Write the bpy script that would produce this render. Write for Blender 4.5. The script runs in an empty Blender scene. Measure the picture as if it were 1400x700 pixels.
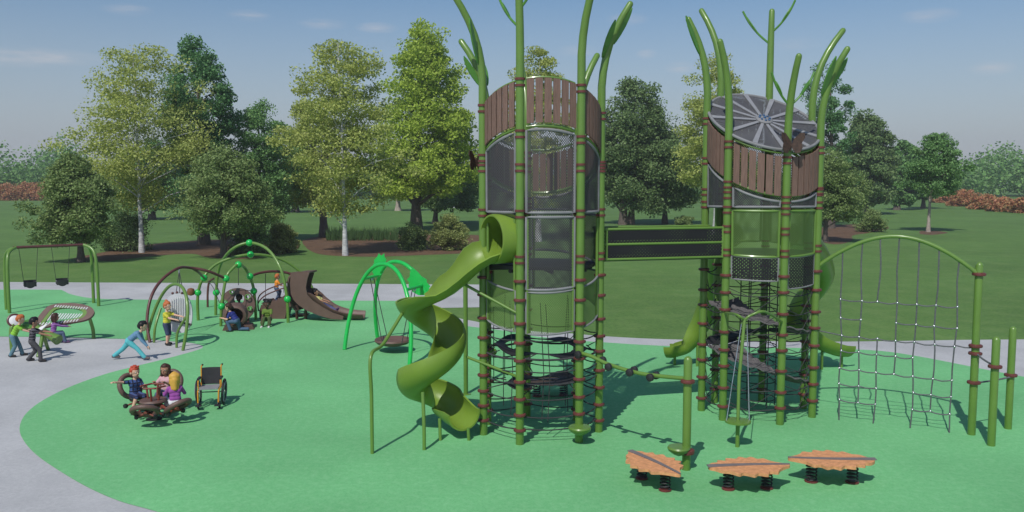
import bpy, math, random
import numpy as np
from mathutils import Vector, Matrix, Quaternion
random.seed(7); rng = np.random.default_rng(7)
R_ = math.radians
scn = bpy.context.scene
COL = scn.collection
V = Vector

# ------------------------------------------------------------------ camera
CAM_H = 4.7; FPX = 1180.0; HOR = 245.0
PITCH = math.atan((350 - HOR) / FPX)
cam_d = bpy.data.cameras.new('camera'); cam = bpy.data.objects.new('camera', cam_d); COL.objects.link(cam)
cam.location = (0, 0, CAM_H); cam.rotation_euler = (math.pi / 2 - PITCH, 0, 0)
cam_d.sensor_width = 36; cam_d.lens = 36 * FPX / 1400; cam_d.clip_start = 0.1; cam_d.clip_end = 6000
scn.camera = cam
_cp, _sp = math.cos(PITCH), math.sin(PITCH)

def ray(px, py):
    a, b = (px - 700) / FPX, (350 - py) / FPX
    return V((a, _cp + b * _sp, -_sp + b * _cp))
def G(px, py, z=0.0):
    """point of the plane z seen at a place in the photograph"""
    d = ray(px, py); t = (z - CAM_H) / d.z
    return V((d.x * t, d.y * t, z))
def D(px, py, y):
    """point at distance y ahead seen at a place in the photograph"""
    d = ray(px, py); t = y / d.y
    return V((d.x * t, y, CAM_H + d.z * t))

# ------------------------------------------------------------------ materials
def newmat(name):
    m = bpy.data.materials.new(name); m.use_nodes = True
    nt = m.node_tree; return m, nt, nt.nodes['Principled BSDF']
def pmat(name, col, rough=0.5, metal=0.0, var=0.12, scale=6.0, bump=0.0, bscale=60.0, spec=0.5, stretch=None, coat=0.0):
    m, nt, b = newmat(name); N, L = nt.nodes, nt.links
    tc = N.new('ShaderNodeTexCoord')
    src = tc.outputs['Object']
    if stretch:
        mp = N.new('ShaderNodeMapping'); mp.inputs['Scale'].default_value = stretch
        L.new(src, mp.inputs['Vector']); src = mp.outputs['Vector']
    no = N.new('ShaderNodeTexNoise'); no.inputs['Scale'].default_value = scale; no.inputs['Detail'].default_value = 6
    L.new(src, no.inputs['Vector'])
    rp = N.new('ShaderNodeValToRGB')
    c = V(col); lo = c * (1 - var); hi = c * (1 + var)
    rp.color_ramp.elements[0].position = .3; rp.color_ramp.elements[1].position = .7
    rp.color_ramp.elements[0].color = (*lo, 1); rp.color_ramp.elements[1].color = (*[min(1, x) for x in hi], 1)
    L.new(no.outputs['Fac'], rp.inputs['Fac']); L.new(rp.outputs['Color'], b.inputs['Base Color'])
    b.inputs['Roughness'].default_value = rough; b.inputs['Metallic'].default_value = metal
    b.inputs['Specular IOR Level'].default_value = spec
    if coat: b.inputs['Coat Weight'].default_value = coat; b.inputs['Coat Roughness'].default_value = .15
    if bump:
        n2 = N.new('ShaderNodeTexNoise'); n2.inputs['Scale'].default_value = bscale; n2.inputs['Detail'].default_value = 4
        L.new(src, n2.inputs['Vector'])
        bp = N.new('ShaderNodeBump'); bp.inputs['Strength'].default_value = bump; bp.inputs['Distance'].default_value = .02
        L.new(n2.outputs['Fac'], bp.inputs['Height']); L.new(bp.outputs['Normal'], b.inputs['Normal'])
    return m
M = {}
M['post'] = pmat('post_green_paint', (.118, .225, .038), .38, var=.07, scale=3, bump=.05, bscale=120, coat=.2)
M['leafgreen'] = pmat('leaf_green_paint', (.085, .24, .035), .4, var=.12, scale=5)
M['bright'] = pmat('bright_green_paint', (.012, .46, .075), .35, var=.08, scale=5, coat=.2)
M['slide'] = pmat('green_moulded_plastic', (.16, .26, .03), .42, var=.08, scale=2.5, bump=.06, bscale=40)
M['red'] = pmat('dark_red_clamp', (.13, .034, .030), .45, var=.2, scale=12)
M['brownpipe'] = pmat('brown_red_pipe', (.10, .032, .03), .4, var=.15)
M['brown'] = pmat('brown_moulded_plastic', (.125, .072, .058), .55, var=.12, scale=4, bump=.15, bscale=25)
M['wood'] = pmat('brown_plank', (.165, .100, .076), .7, var=.24, scale=7, bump=.25, bscale=18, stretch=(9, 9, .7))
M['grey'] = pmat('grey_steel', (.20, .205, .215), .65, metal=.0, var=.12)
M['lightgrey'] = pmat('light_grey_steel', (.30, .305, .325), .45, metal=.2, var=.08)
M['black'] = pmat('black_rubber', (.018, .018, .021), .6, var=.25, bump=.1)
M['rope'] = pmat('dark_grey_rope', (.035, .036, .04), .8, var=.25, scale=30, bump=.3, bscale=200)
M['steelrope'] = pmat('grey_net_rope', (.10, .105, .115), .7, var=.25, scale=30)
M['chrome'] = pmat('chrome_fitting', (.6, .6, .62), .25, metal=.9, var=.08)
M['white'] = pmat('white_plastic', (.72, .72, .73), .5, var=.05)
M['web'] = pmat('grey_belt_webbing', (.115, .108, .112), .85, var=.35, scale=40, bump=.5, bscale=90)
M['rib'] = pmat('grey_rib', (.16, .145, .145), .7, var=.15)
M['orange'] = pmat('orange_leaf_board', (.62, .29, .13), .65, var=.22, scale=14, bump=.25, bscale=40)
M['yellow'] = pmat('orange_wheelchair_paint', (.62, .27, .02), .4, var=.08)
M['insect'] = pmat('brown_butterfly', (.055, .03, .02), .6, var=.5, scale=25)
M['blue'] = pmat('blue_glass_dots', (.03, .09, .2), .2, var=.4, scale=20)

def perforated(name, col, solid, period=.042, metal=.2):
    """sheet with rows of round holes, worked out from the angle round the tower's axis and the height"""
    m, nt, b = newmat(name); N, L = nt.nodes, nt.links
    tc = N.new('ShaderNodeTexCoord'); sx = N.new('ShaderNodeSeparateXYZ'); L.new(tc.outputs['Object'], sx.inputs[0])
    def mth(op, a, c=None, val=None):
        n = N.new('ShaderNodeMath'); n.operation = op
        L.new(a, n.inputs[0])
        if c is not None: L.new(c, n.inputs[1])
        elif val is not None: n.inputs[1].default_value = val
        return n.outputs[0]
    ang = mth('ARCTAN2', sx.outputs['Y'], sx.outputs['X'])
    u = mth('MULTIPLY', ang, val=1.08 * 2 * math.pi / period)
    v = mth('MULTIPLY', sx.outputs['Z'], val=2 * math.pi / period)
    a = mth('SINE', mth('ADD', u, v)); c = mth('SINE', mth('SUBTRACT', u, v))
    s = mth('MULTIPLY', a, c)
    hole = mth('GREATER_THAN', mth('ABSOLUTE', s), val=solid)
    tr = N.new('ShaderNodeBsdfTransparent'); mx = N.new('ShaderNodeMixShader')
    L.new(hole, mx.inputs[0]); L.new(b.outputs[0], mx.inputs[1]); L.new(tr.outputs[0], mx.inputs[2])
    L.new(mx.outputs[0], N['Material Output'].inputs['Surface'])
    b.inputs['Base Color'].default_value = (*col, 1); b.inputs['Roughness'].default_value = .5; b.inputs['Metallic'].default_value = metal
    return m
M['gmesh'] = perforated('grey_perforated_sheet', (.07, .07, .075), .30, period=.10, metal=0)
M['grmesh'] = perforated('green_perforated_sheet', (.11, .20, .05), .24, period=.09, metal=0)
M['roofmesh'] = perforated('roof_perforated_sheet', (.12, .12, .13), .62, period=.05)

def leafmat(name, cols, trans=.3):
    m, nt, b = newmat(name); N, L = nt.nodes, nt.links
    ge = N.new('ShaderNodeNewGeometry'); rp = N.new('ShaderNodeValToRGB')
    e = rp.color_ramp.elements
    while len(e) < len(cols): e.new(.5)
    for i, c in enumerate(cols): e[i].position = i / (len(cols) - 1); e[i].color = (*c, 1)
    L.new(ge.outputs['Random Per Island'], rp.inputs['Fac'])
    df = N.new('ShaderNodeBsdfPrincipled'); df.inputs['Roughness'].default_value = .6; df.inputs['Specular IOR Level'].default_value = .25
    tr = N.new('ShaderNodeBsdfTranslucent'); mx = N.new('ShaderNodeMixShader'); mx.inputs[0].default_value = trans
    L.new(rp.outputs[0], df.inputs['Base Color']); L.new(rp.outputs[0], tr.inputs['Color'])
    L.new(df.outputs[0], mx.inputs[1]); L.new(tr.outputs[0], mx.inputs[2]); L.new(mx.outputs[0], N['Material Output'].inputs['Surface'])
    N.remove(b); return m
LM = {
 'birch': leafmat('birch_leaves', [(.27, .34, .09), (.44, .51, .125), (.56, .61, .20), (.35, .42, .115)], .42),
 'maple': leafmat('maple_leaves', [(.30, .42, .06), (.42, .56, .08), (.52, .64, .13)], .42),
 'olive': leafmat('olive_leaves', [(.15, .225, .075), (.24, .34, .115), (.33, .42, .16)], .35),
 'dark': leafmat('dark_leaves', [(.12, .20, .075), (.185, .285, .105), (.26, .36, .15)], .35),
 'blue': leafmat('blue_green_leaves', [(.09, .22, .085), (.14, .30, .115), (.19, .37, .14)], .35),
 'mid': leafmat('mid_green_leaves', [(.13, .26, .085), (.19, .36, .12), (.25, .43, .15)], .35),
 'light': leafmat('light_bush_leaves', [(.22, .27, .08), (.34, .39, .13), (.44, .48, .2)], .35),
 'red': leafmat('red_shrub_leaves', [(.46, .18, .10), (.58, .27, .15), (.54, .34, .16), (.32, .27, .10)], .35),
 'forest': leafmat('forest_leaves', [(.11, .24, .07), (.17, .35, .10), (.25, .43, .13), (.18, .31, .12)], .35),
 'tuft': leafmat('grass_blades', [(.05, .10, .03), (.08, .15, .05)]),
}
M['bark'] = pmat('brown_bark', (.11, .088, .075), .9, var=.4, scale=5, bump=.6, bscale=14, stretch=(4, 4, .8))
M['birchbark'] = pmat('white_birch_bark', (.46, .46, .47), .8, var=.35, scale=4, bump=.2, bscale=12, stretch=(1, 1, 3))
M['palebark'] = pmat('pale_bark', (.34, .29, .25), .85, var=.25, scale=5, bump=.3)

# ------------------------------------------------------------------ mesh helper
def frame_of(d):
    d = V(d).normalized(); u = V((0, 0, 1)) if abs(d.z) < .95 else V((1, 0, 0))
    a = d.cross(u).normalized(); return a, a.cross(d).normalized(), d   # side, up, forward
class MB:
    def __init__(s): s.v = []; s.f = []
    def add(s, vs, fs):
        o = len(s.v); s.v += [tuple(p) for p in vs]; s.f += [tuple(i + o for i in q) for q in fs]; return s
    def tube(s, pts, r, n=10, closed=False, dome=False):
        pts = [V(p) for p in pts]; k = len(pts)
        rs = list(r) if isinstance(r, (list, tuple)) else [r] * k
        tang = []
        for i in range(k):
            a = pts[(i - 1) % k] if (closed or i > 0) else pts[i]; b = pts[(i + 1) % k] if (closed or i < k - 1) else pts[i]
            t = (b - a); tang.append(t.normalized() if t.length > 1e-9 else V((0, 0, 1)))
        if dome and not closed:      # rounded ends
            for end in (0, -1):
                p, t, rr = pts[end], tang[end], rs[end]; sg = -1 if end == 0 else 1
                ex = [(p + t * sg * rr * math.sin(a), rr * max(.04, math.cos(a))) for a in (R_(35), R_(65), R_(88))]
                if end == 0:
                    for q, w in ex: pts.insert(0, q); rs.insert(0, w); tang.insert(0, t)
                else:
                    for q, w in ex: pts.append(q); rs.append(w); tang.append(t)
            k = len(pts)
        u = frame_of(tang[0])[0]; vs = []
        for i in range(k):
            t = tang[i]; u = (u - t * u.dot(t)); u = u.normalized() if u.length > 1e-6 else frame_of(t)[0]
            w = t.cross(u)
            for j in range(n):
                a = 2 * math.pi * j / n; vs.append(pts[i] + (u * math.cos(a) + w * math.sin(a)) * rs[i])
        fs = []
        for i in range(k if closed else k - 1):
            i2 = (i + 1) % k
            for j in range(n):
                j2 = (j + 1) % n; fs.append((i * n + j, i * n + j2, i2 * n + j2, i2 * n + j))
        if not closed: fs.append(tuple(range(n - 1, -1, -1))); fs.append(tuple((k - 1) * n + j for j in range(n)))
        return s.add(vs, fs)
    def box(s, c, size, rot=None):
        c = V(c); h = V(size) / 2; vs = []
        for x in (-1, 1):
            for y in (-1, 1):
                for z in (-1, 1):
                    p = V((x * h.x, y * h.y, z * h.z)); vs.append(c + (rot @ p if rot else p))
        return s.add(vs, [(0, 1, 3, 2), (4, 6, 7, 5), (0, 4, 5, 1), (2, 3, 7, 6), (0, 2, 6, 4), (1, 5, 7, 3)])
    def ball(s, c, r, n=14, m=9, rot=None):
        c = V(c); r = V((r, r, r)) if not hasattr(r, '__len__') else V(r); vs = []
        for i in range(m + 1):
            t = math.pi * i / m
            for j in range(n):
                a = 2 * math.pi * j / n; st = max(math.sin(t), .02)
                p = V((st * math.cos(a) * r.x, st * math.sin(a) * r.y, math.cos(t) * r.z)); vs.append(c + (rot @ p if rot else p))
        fs = [(i * n + j, (i + 1) * n + j, (i + 1) * n + (j + 1) % n, i * n + (j + 1) % n) for i in range(m) for j in range(n)]
        fs += [tuple(range(n)), tuple(m * n + j for j in reversed(range(n)))]
        return s.add(vs, fs)
    def lathe(s, c, prof, n=20, axis=(0, 0, 1)):
        a, b, d = frame_of(axis); c = V(c); vs = []
        for r, h in prof:
            for j in range(n):
                t = 2 * math.pi * j / n; vs.append(c + (a * math.cos(t) + b * math.sin(t)) * max(r, .001) + d * h)
        k = len(prof); fs = [(i * n + j, i * n + (j + 1) % n, (i + 1) * n + (j + 1) % n, (i + 1) * n + j) for i in range(k - 1) for j in range(n)]
        fs += [tuple(range(n - 1, -1, -1)), tuple((k - 1) * n + j for j in range(n))]
        return s.add(vs, fs)
    def torus(s, c, R, r, axis=(0, 0, 1), n=28, m=10, sq=1.0):
        a, b, d = frame_of(axis)
        return s.tube([V(c) + a * R * math.cos(2 * math.pi * i / n) + b * R * sq * math.sin(2 * math.pi * i / n) for i in range(n)], r, m, closed=True)
    def prism(s, poly, th, c, ux, uy):
        """flat outline (2-d) given a thickness"""
        c, ux, uy = V(c), V(ux).normalized(), V(uy).normalized(); nz = ux.cross(uy).normalized(); n = len(poly)
        vs = [c + ux * x + uy * y - nz * th / 2 for x, y in poly] + [c + ux * x + uy * y + nz * th / 2 for x, y in poly]
        return s.add(vs, [tuple(range(n - 1, -1, -1)), tuple(range(n, 2 * n))] + [(i, (i + 1) % n, n + (i + 1) % n, n + i) for i in range(n)])
    def sheet(s, fn, nu, nv, th):
        """curved sheet with a thickness, fn(u, v) with u, v in 0..1"""
        P = [[V(fn(i / nu, j / nv)) for j in range(nv + 1)] for i in range(nu + 1)]
        vs = []; W = nv + 1
        Nn = []
        for i in range(nu + 1):
            for j in range(W):
                du = P[min(i + 1, nu)][j] - P[max(i - 1, 0)][j]; dv = P[i][min(j + 1, nv)] - P[i][max(j - 1, 0)]
                n = du.cross(dv); Nn.append(n.normalized() if n.length > 1e-9 else V((0, 0, 1)))
        flat = [P[i][j] for i in range(nu + 1) for j in range(W)]
        K = len(flat)
        vs = [p - n * th / 2 for p, n in zip(flat, Nn)] + [p + n * th / 2 for p, n in zip(flat, Nn)]
        fs = []
        for i in range(nu):
            for j in range(nv):
                a, b, c, d = i * W + j, (i + 1) * W + j, (i + 1) * W + j + 1, i * W + j + 1
                fs += [(d, c, b, a), (K + a, K + b, K + c, K + d)]
        ring = [i * W for i in range(nu + 1)] + [nu * W + j for j in range(1, W)] + [i * W + nv for i in range(nu - 1, -1, -1)] + [j for j in range(nv - 1, 0, -1)]
        for q in range(len(ring)):
            a, b = ring[q], ring[(q + 1) % len(ring)]; fs.append((a, b, K + b, K + a))
        return s.add(vs, fs)
    def sweep(s, prof, path, ups):
        """closed 2-d outline (side, up) carried along a path"""
        vs = []; k = len(path); path = [V(p) for p in path]
        for i in range(k):
            t = (path[min(i + 1, k - 1)] - path[max(i - 1, 0)]).normalized(); up = V(ups[i]); side = t.cross(up).normalized(); up = side.cross(t).normalized()
            for x, y in (prof(i / (k - 1)) if callable(prof) else prof): vs.append(path[i] + side * x + up * y)
        n = len(vs) // k
        fs = [(i * n + j, i * n + (j + 1) % n, (i + 1) * n + (j + 1) % n, (i + 1) * n + j) for i in range(k - 1) for j in range(n)]
        # end faces as strips (the outline is a band folded on itself)
        for b in (0, (k - 1) * n):
            for j in range(n // 2 - 1): fs.append((b + j, b + j + 1, b + n - 2 - j, b + n - 1 - j))
        return s.add(vs, fs)
    def build(s, name, mat, parent=None, origin=None, smooth=True, angle=40):
        me = bpy.data.meshes.new(name); og = V(origin) if origin is not None else V((0, 0, 0))
        a = np.array(s.v, dtype=float).reshape(-1, 3) - np.array(og)
        me.from_pydata([tuple(p) for p in a], [], s.f)
        for mm in (mat if isinstance(mat, (list, tuple)) else [mat]): me.materials.append(mm)
        me.validate(); me.update()
        if smooth:
            me.shade_smooth(); me.set_sharp_from_angle(angle=R_(angle))
        o = bpy.data.objects.new(name, me); COL.objects.link(o)
        if parent is not None: o.parent = parent
        else: o.location = og
        return o
def tag(o, label=None, cat=None, group=None, kind=None):
    for k, v in (('label', label), ('category', cat), ('group', group), ('kind', kind)):
        if v: o[k] = v
    return o
def thing(name, label, cat, loc=(0, 0, 0), rz=0.0, group=None):
    o = bpy.data.objects.new(name, None); COL.objects.link(o); o.location = V(loc); o.rotation_euler = (0, 0, rz)
    o.empty_display_size = .2
    return tag(o, label, cat, group)
def kids(o): return [c for c in COL.objects if c.parent == o]
def copy_tree(o, parent=None):
    c = o.copy(); COL.objects.link(c)
    if parent is not None: c.parent = parent
    for ch in kids(o): copy_tree(ch, c)
    return c
def spline(pts, n=8, closed=False):
    """smooth curve through points"""
    pts = [V(p) for p in pts]; k = len(pts); out = []
    for i in range(k if closed else k - 1):
        g = lambda q: pts[q % k] if closed else pts[max(0, min(k - 1, q))]
        p0, p1, p2, p3 = g(i - 1), g(i), g(i + 1), g(i + 2)
        for j in range(n):
            t = j / n
            out.append(.5 * ((2 * p1) + (p2 - p0) * t + (2 * p0 - 5 * p1 + 4 * p2 - p3) * t * t + (3 * p1 - p0 - 3 * p2 + p3) * t ** 3))
    if not closed: out.append(pts[-1])
    return out
def arch(a, b, h, lean=(0, 0, 0), n=24, p=2.3, leg=.0):
    """a bent pipe from foot a to foot b, height h"""
    a, b = V(a), V(b); m = (a + b) / 2; e = (b - a) / 2; out = []
    for i in range(n + 1):
        t = math.pi * i / n; c, s_ = math.cos(t), math.sin(t)
        x = -math.copysign(abs(c) ** (2 / p), c); z = abs(s_) ** (2 / p)
        out.append(m + e * x + V((0, 0, h)) * z + V(lean) * z)
    return out
# ------------------------------------------------------------------ light and sky
SUN_AZ, SUN_EL = R_(21), R_(50)      # shadows run away from the camera and to the right
to_sun = V((-math.sin(SUN_AZ) * math.cos(SUN_EL), -math.cos(SUN_AZ) * math.cos(SUN_EL), math.sin(SUN_EL)))
sd = bpy.data.lights.new('sun', 'SUN'); sun = bpy.data.objects.new('sun', sd); COL.objects.link(sun)
sd.energy = 3.1; sd.angle = R_(.5); sd.color = (1, .965, .9)
sun.rotation_euler = to_sun.to_track_quat('Z', 'Y').to_euler(); sun.location = (-20, -30, 40)
w = bpy.data.worlds.new('World'); scn.world = w; w.use_nodes = True
nt = w.node_tree; N, L = nt.nodes, nt.links
bg = N['Background']; bg.inputs['Strength'].default_value = .085
sky = N.new('ShaderNodeTexSky'); sky.sky_type = 'NISHITA'; sky.sun_disc = False
sky.sun_elevation = SUN_EL; sky.sun_rotation = math.atan2(to_sun.x, to_sun.y)
sky.altitude = 100; sky.air_density = 1.0; sky.dust_density = .9; sky.ozone_density = 2.5
# fair-weather clouds low over the horizon
tc = N.new('ShaderNodeTexCoord'); mp = N.new('ShaderNodeMapping'); mp.inputs['Scale'].default_value = (3.2, 3.2, 21); mp.inputs['Location'].default_value = (.35, 0.1, 2.35)
no = N.new('ShaderNodeTexNoise'); no.inputs['Scale'].default_value = 1.25; no.inputs['Detail'].default_value = 7; no.inputs['Roughness'].default_value = .55
L.new(tc.outputs['Generated'], mp.inputs['Vector']); L.new(mp.outputs['Vector'], no.inputs['Vector'])
def wm(op, a, b=None, clamp=False):
    n = N.new('ShaderNodeMath'); n.operation = op; n.use_clamp = clamp
    for i, q in enumerate((a, b)):
        if q is None: continue
        if isinstance(q, (int, float)): n.inputs[i].default_value = q
        else: L.new(q, n.inputs[i])
    return n.outputs[0]
acc = None
for cpx, cpy, cw, ch, ca in ((62, 77, 75, 11, .75), (20, 82, 60, 9, .5), (174, 13, 32, 8, .4), (340, 21, 30, 8, .45), (442, 33, 34, 8, .45), (515, 38, 30, 8, .6), (884, 74, 16, 7, .7), (930, 92, 22, 9, .4), (858, 26, 30, 9, .4), (1271, 21, 36, 10, .5), (1356, 93, 28, 9, .5), (790, 70, 30, 10, .3), (1090, 60, 40, 10, .25)):
    dv_ = ray(cpx, cpy).normalized()
    sb = N.new('ShaderNodeVectorMath'); sb.operation = 'SUBTRACT'; L.new(tc.outputs['Generated'], sb.inputs[0]); sb.inputs[1].default_value = dv_
    sc0 = N.new('ShaderNodeVectorMath'); sc0.operation = 'MULTIPLY'; L.new(sb.outputs[0], sc0.inputs[0]); sc0.inputs[1].default_value = (FPX / cw, FPX / cw, FPX / ch)
    ln = N.new('ShaderNodeVectorMath'); ln.operation = 'LENGTH'; L.new(sc0.outputs[0], ln.inputs[0])
    f_ = wm('SUBTRACT', 1.0, ln.outputs['Value'], True)
    f_ = wm('MULTIPLY', f_, ca * 1.5); acc = f_ if acc is None else wm('MAXIMUM', acc, f_)
no.inputs['Scale'].default_value = 7; no.inputs['Roughness'].default_value = .62
fac = wm('MULTIPLY', acc, wm('MULTIPLY', wm('SUBTRACT', no.outputs['Fac'], .30, True), 3.2), True)
fac = wm('MULTIPLY', fac, .62)
sz = N.new('ShaderNodeSeparateXYZ'); L.new(tc.outputs['Generated'], sz.inputs[0])
low = wm('MULTIPLY', wm('SUBTRACT', 1.0, wm('MULTIPLY', sz.outputs['Z'], 5.0), True), .85)
hs = N.new('ShaderNodeHueSaturation'); hs.inputs['Saturation'].default_value = 1.12; hs.inputs['Value'].default_value = 1.0
L.new(sky.outputs[0], hs.inputs['Color'])
mx = N.new('ShaderNodeMixRGB'); mx.inputs[2].default_value = (6.4, 6.3, 6.6, 1)
mh = N.new('ShaderNodeMixRGB'); mh.inputs[2].default_value = (4.35, 4.7, 5.55, 1); L.new(low, mh.inputs[0]); L.new(hs.outputs[0], mh.inputs[1])
L.new(fac, mx.inputs[0]); L.new(mh.outputs[0], mx.inputs[1]); L.new(mx.outputs[0], bg.inputs['Color'])
vs_ = scn.view_settings; vs_.view_transform = 'Standard'; vs_.look = 'None'; vs_.gamma = 1; vs_.exposure = .13
scn.cycles.use_denoising = True
scn.cycles.max_bounces = 8; scn.cycles.transparent_max_bounces = 24; scn.cycles.diffuse_bounces = 5
scn.cycles.transmission_bounces = 6

# ------------------------------------------------------------------ ground
from mathutils.geometry import tessellate_polygon
def ground_sheet(name, poly, z, mat, kind='structure'):
    pts = [V((p[0], p[1], z)) for p in poly]
    tri = tessellate_polygon([pts]); mb = MB()
    fs = []
    for t in tri:
        a, b, c = (pts[i] for i in t)
        fs.append(t if (b - a).cross(c - a).z > 0 else t[::-1])
    mb.add(pts, fs); o = mb.build(name, mat, smooth=False); tag(o, kind=kind); return o
def speckle(name, c1, c2, c3, s1, s2, big, bump=.3, rough=.85):
    m, nt, b = newmat(name); N, L = nt.nodes, nt.links
    tc = N.new('ShaderNodeTexCoord')
    n1 = N.new('ShaderNodeTexNoise'); n1.inputs['Scale'].default_value = s1; n1.inputs['Detail'].default_value = 8; n1.inputs['Roughness'].default_value = .75
    n2 = N.new('ShaderNodeTexNoise'); n2.inputs['Scale'].default_value = s2; n2.inputs['Detail'].default_value = 5
    n3 = N.new('ShaderNodeTexNoise'); n3.inputs['Scale'].default_value = big; n3.inputs['Detail'].default_value = 3
    for n in (n1, n2, n3): L.new(tc.outputs['Object'], n.inputs['Vector'])
    r1 = N.new('ShaderNodeValToRGB'); r1.color_ramp.elements[0].position = .38; r1.color_ramp.elements[1].position = .62
    r1.color_ramp.elements[0].color = (*c1, 1); r1.color_ramp.elements[1].color = (*c2, 1)
    L.new(n1.outputs['Fac'], r1.inputs['Fac'])
    mx = N.new('ShaderNodeMixRGB'); mx.inputs[2].default_value = (*c3, 1)
    r2 = N.new('ShaderNodeValToRGB'); r2.color_ramp.elements[0].position = .45; r2.color_ramp.elements[1].position = .75; r2.color_ramp.elements[1].color = (.6, .6, .6, 1)
    L.new(n2.outputs['Fac'], r2.inputs['Fac']); L.new(r2.outputs[0], mx.inputs[0]); L.new(r1.outputs[0], mx.inputs[1])
    hs = N.new('ShaderNodeHueSaturation'); mr = N.new('ShaderNodeMapRange'); mr.inputs['From Min'].default_value = .3; mr.inputs['From Max'].default_value = .7
    mr.inputs['To Min'].default_value = .88; mr.inputs['To Max'].default_value = 1.12
    L.new(n3.outputs['Fac'], mr.inputs['Value']); L.new(mr.outputs[0], hs.inputs['Value']); L.new(mx.outputs[0], hs.inputs['Color'])
    L.new(hs.outputs[0], b.inputs['Base Color']); b.inputs['Roughness'].default_value = rough; b.inputs['Specular IOR Level'].default_value = .25
    bp = N.new('ShaderNodeBump'); bp.inputs['Strength'].default_value = bump; bp.inputs['Distance'].default_value = .01
    L.new(n1.outputs['Fac'], bp.inputs['Height']); L.new(bp.outputs[0], b.inputs['Normal'])
    return m
M['lawn'] = speckle('mown_grass', (.072, .15, .034), (.115, .215, .052), (.15, .235, .07), 7, .9, .12, bump=.6)
M['path'] = speckle('pale_concrete', (.40, .405, .415), (.475, .48, .485), (.36, .365, .375), 14, 1.2, .35)
M['rubber'] = speckle('green_rubber_crumb', (.125, .40, .16), (.175, .485, .21), (.23, .52, .255), 26, 9, .3, bump=.5)
M['mulch'] = speckle('bark_mulch', (.10, .058, .034), (.185, .11, .066), (.06, .04, .026), 5, 2, .6, bump=1)
ground_sheet('lawn', [(-480, -30), (480, -30), (480, 560), (-480, 560)], -.014, M['lawn'])
def px_poly(pts, z, n=6): return [p for p in spline([G(x, y, z) for x, y in pts], n)]
upper = [(-260, 383), (0, 385.5), (300, 387), (560, 388.5), (658, 389)]
lens = [(660, 420), (630, 420.5), (596, 421)]
thin = [(600, 424), (624, 434), (648, 439), (671, 443.5), (731, 453), (783, 456), (826, 459.6), (919, 464), (1110, 467), (1234, 466), (1330, 464.5), (1500, 464), (1800, 466)]
pp = px_poly(upper, -.007) + [G(x, y, -.007) for x, y in lens] + px_poly(thin, -.007) + [V((28, 9, 0)), V((14, -6, 0)), V((-14, -6, 0)), V((-40, 9, 0))]
ground_sheet('concrete_path', pp, -.007, M['path'])
rl = [(-200, 396), (-60, 396), (70, 396), (86, 397.5), (96, 402), (120, 407), (150, 409), (203, 409.6), (330, 410.5), (480, 411), (560, 412), (578, 418), (588, 431), (603, 438), (624, 443.5), (648, 447), (671, 449.5),
      (708, 455), (731, 459.6), (783, 465), (826, 468), (915, 473), (1050, 475), (1135, 476.6), (1201, 479.5), (1255, 487), (1317, 499), (1352, 506), (1400, 515), (1560, 545)]
rb = [(1800, 700)]
rr = [(1500, 790), (900, 800), (500, 770), (300, 726), (210, 698), (164, 685), (122, 667), (82, 644), (49, 621), (31, 600), (27, 583), (36, 565), (59, 547), (98.6, 527.5), (145, 511), (184, 501), (236, 488), (268, 479),
      (277, 475), (274, 471.5), (257, 468.2), (227, 466), (203, 464), (133, 462.4), (70, 460.6), (0, 460), (-200, 459)]
pp = px_poly(rl, 0) + [G(*q) for q in rb] + px_poly(rr, 0)
ground_sheet('rubber_surface', pp, 0.0, M['rubber'])
def bed(name, pts):
    ground_sheet(name, px_poly(pts + [pts[0]], -.009)[:-1], -.009, M['mulch'])
bed('mulch_bed', [(150, 357), (100, 354), (140, 345), (190, 336), (250, 330), (330, 326), (385, 323), (406, 328), (408, 338), (390, 347), (330, 354), (285, 352), (262, 347), (210, 350)])
bed('mulch_bed', [(420, 340), (415, 328), (450, 322), (520, 318), (600, 320), (660, 322), (700, 330), (690, 341), (640, 346), (570, 349), (500, 351), (440, 348)])
bed('mulch_bed', [(1108, 326), (1112, 316), (1140, 308), (1200, 306), (1215, 312), (1190, 318), (1166, 322), (1165, 329), (1140, 334)])
bed('mulch_bed', [(1258, 320), (1258, 316), (1275, 315.5), (1296, 318), (1276, 321)])

# ------------------------------------------------------------------ trees
def leaf_mesh(name, pts, size, mat, droop=.0, aspect=.62):
    """many separate small leaves"""
    n = len(pts); pts = np.asarray(pts)
    nn = rng.normal(size=(n, 3)) * .75; nn[:, 2] += .75; nn /= np.linalg.norm(nn, axis=1)[:, None]
    a = rng.normal(size=(n, 3)); a[:, 2] -= droop; a -= nn * (a * nn).sum(1)[:, None]; a /= np.linalg.norm(a, axis=1)[:, None]
    b = np.cross(nn, a)
    s = size * rng.uniform(.6, 1.3, n)[:, None]
    c = pts
    q = np.stack([c - a * s * .5, c + b * s * aspect * .5 + a * s * .05, c + a * s * .5, c - b * s * aspect * .5 + a * s * .05], 1).reshape(-1, 3)
    me = bpy.data.meshes.new(name); me.vertices.add(4 * n); me.vertices.foreach_set('co', q.ravel())
    me.loops.add(4 * n); me.loops.foreach_set('vertex_index', np.arange(4 * n)); me.polygons.add(n)
    me.polygons.foreach_set('loop_start', np.arange(n) * 4); me.polygons.foreach_set('loop_total', np.full(n, 4))
    me.materials.append(mat); me.update(); me.validate()
    return me
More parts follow.
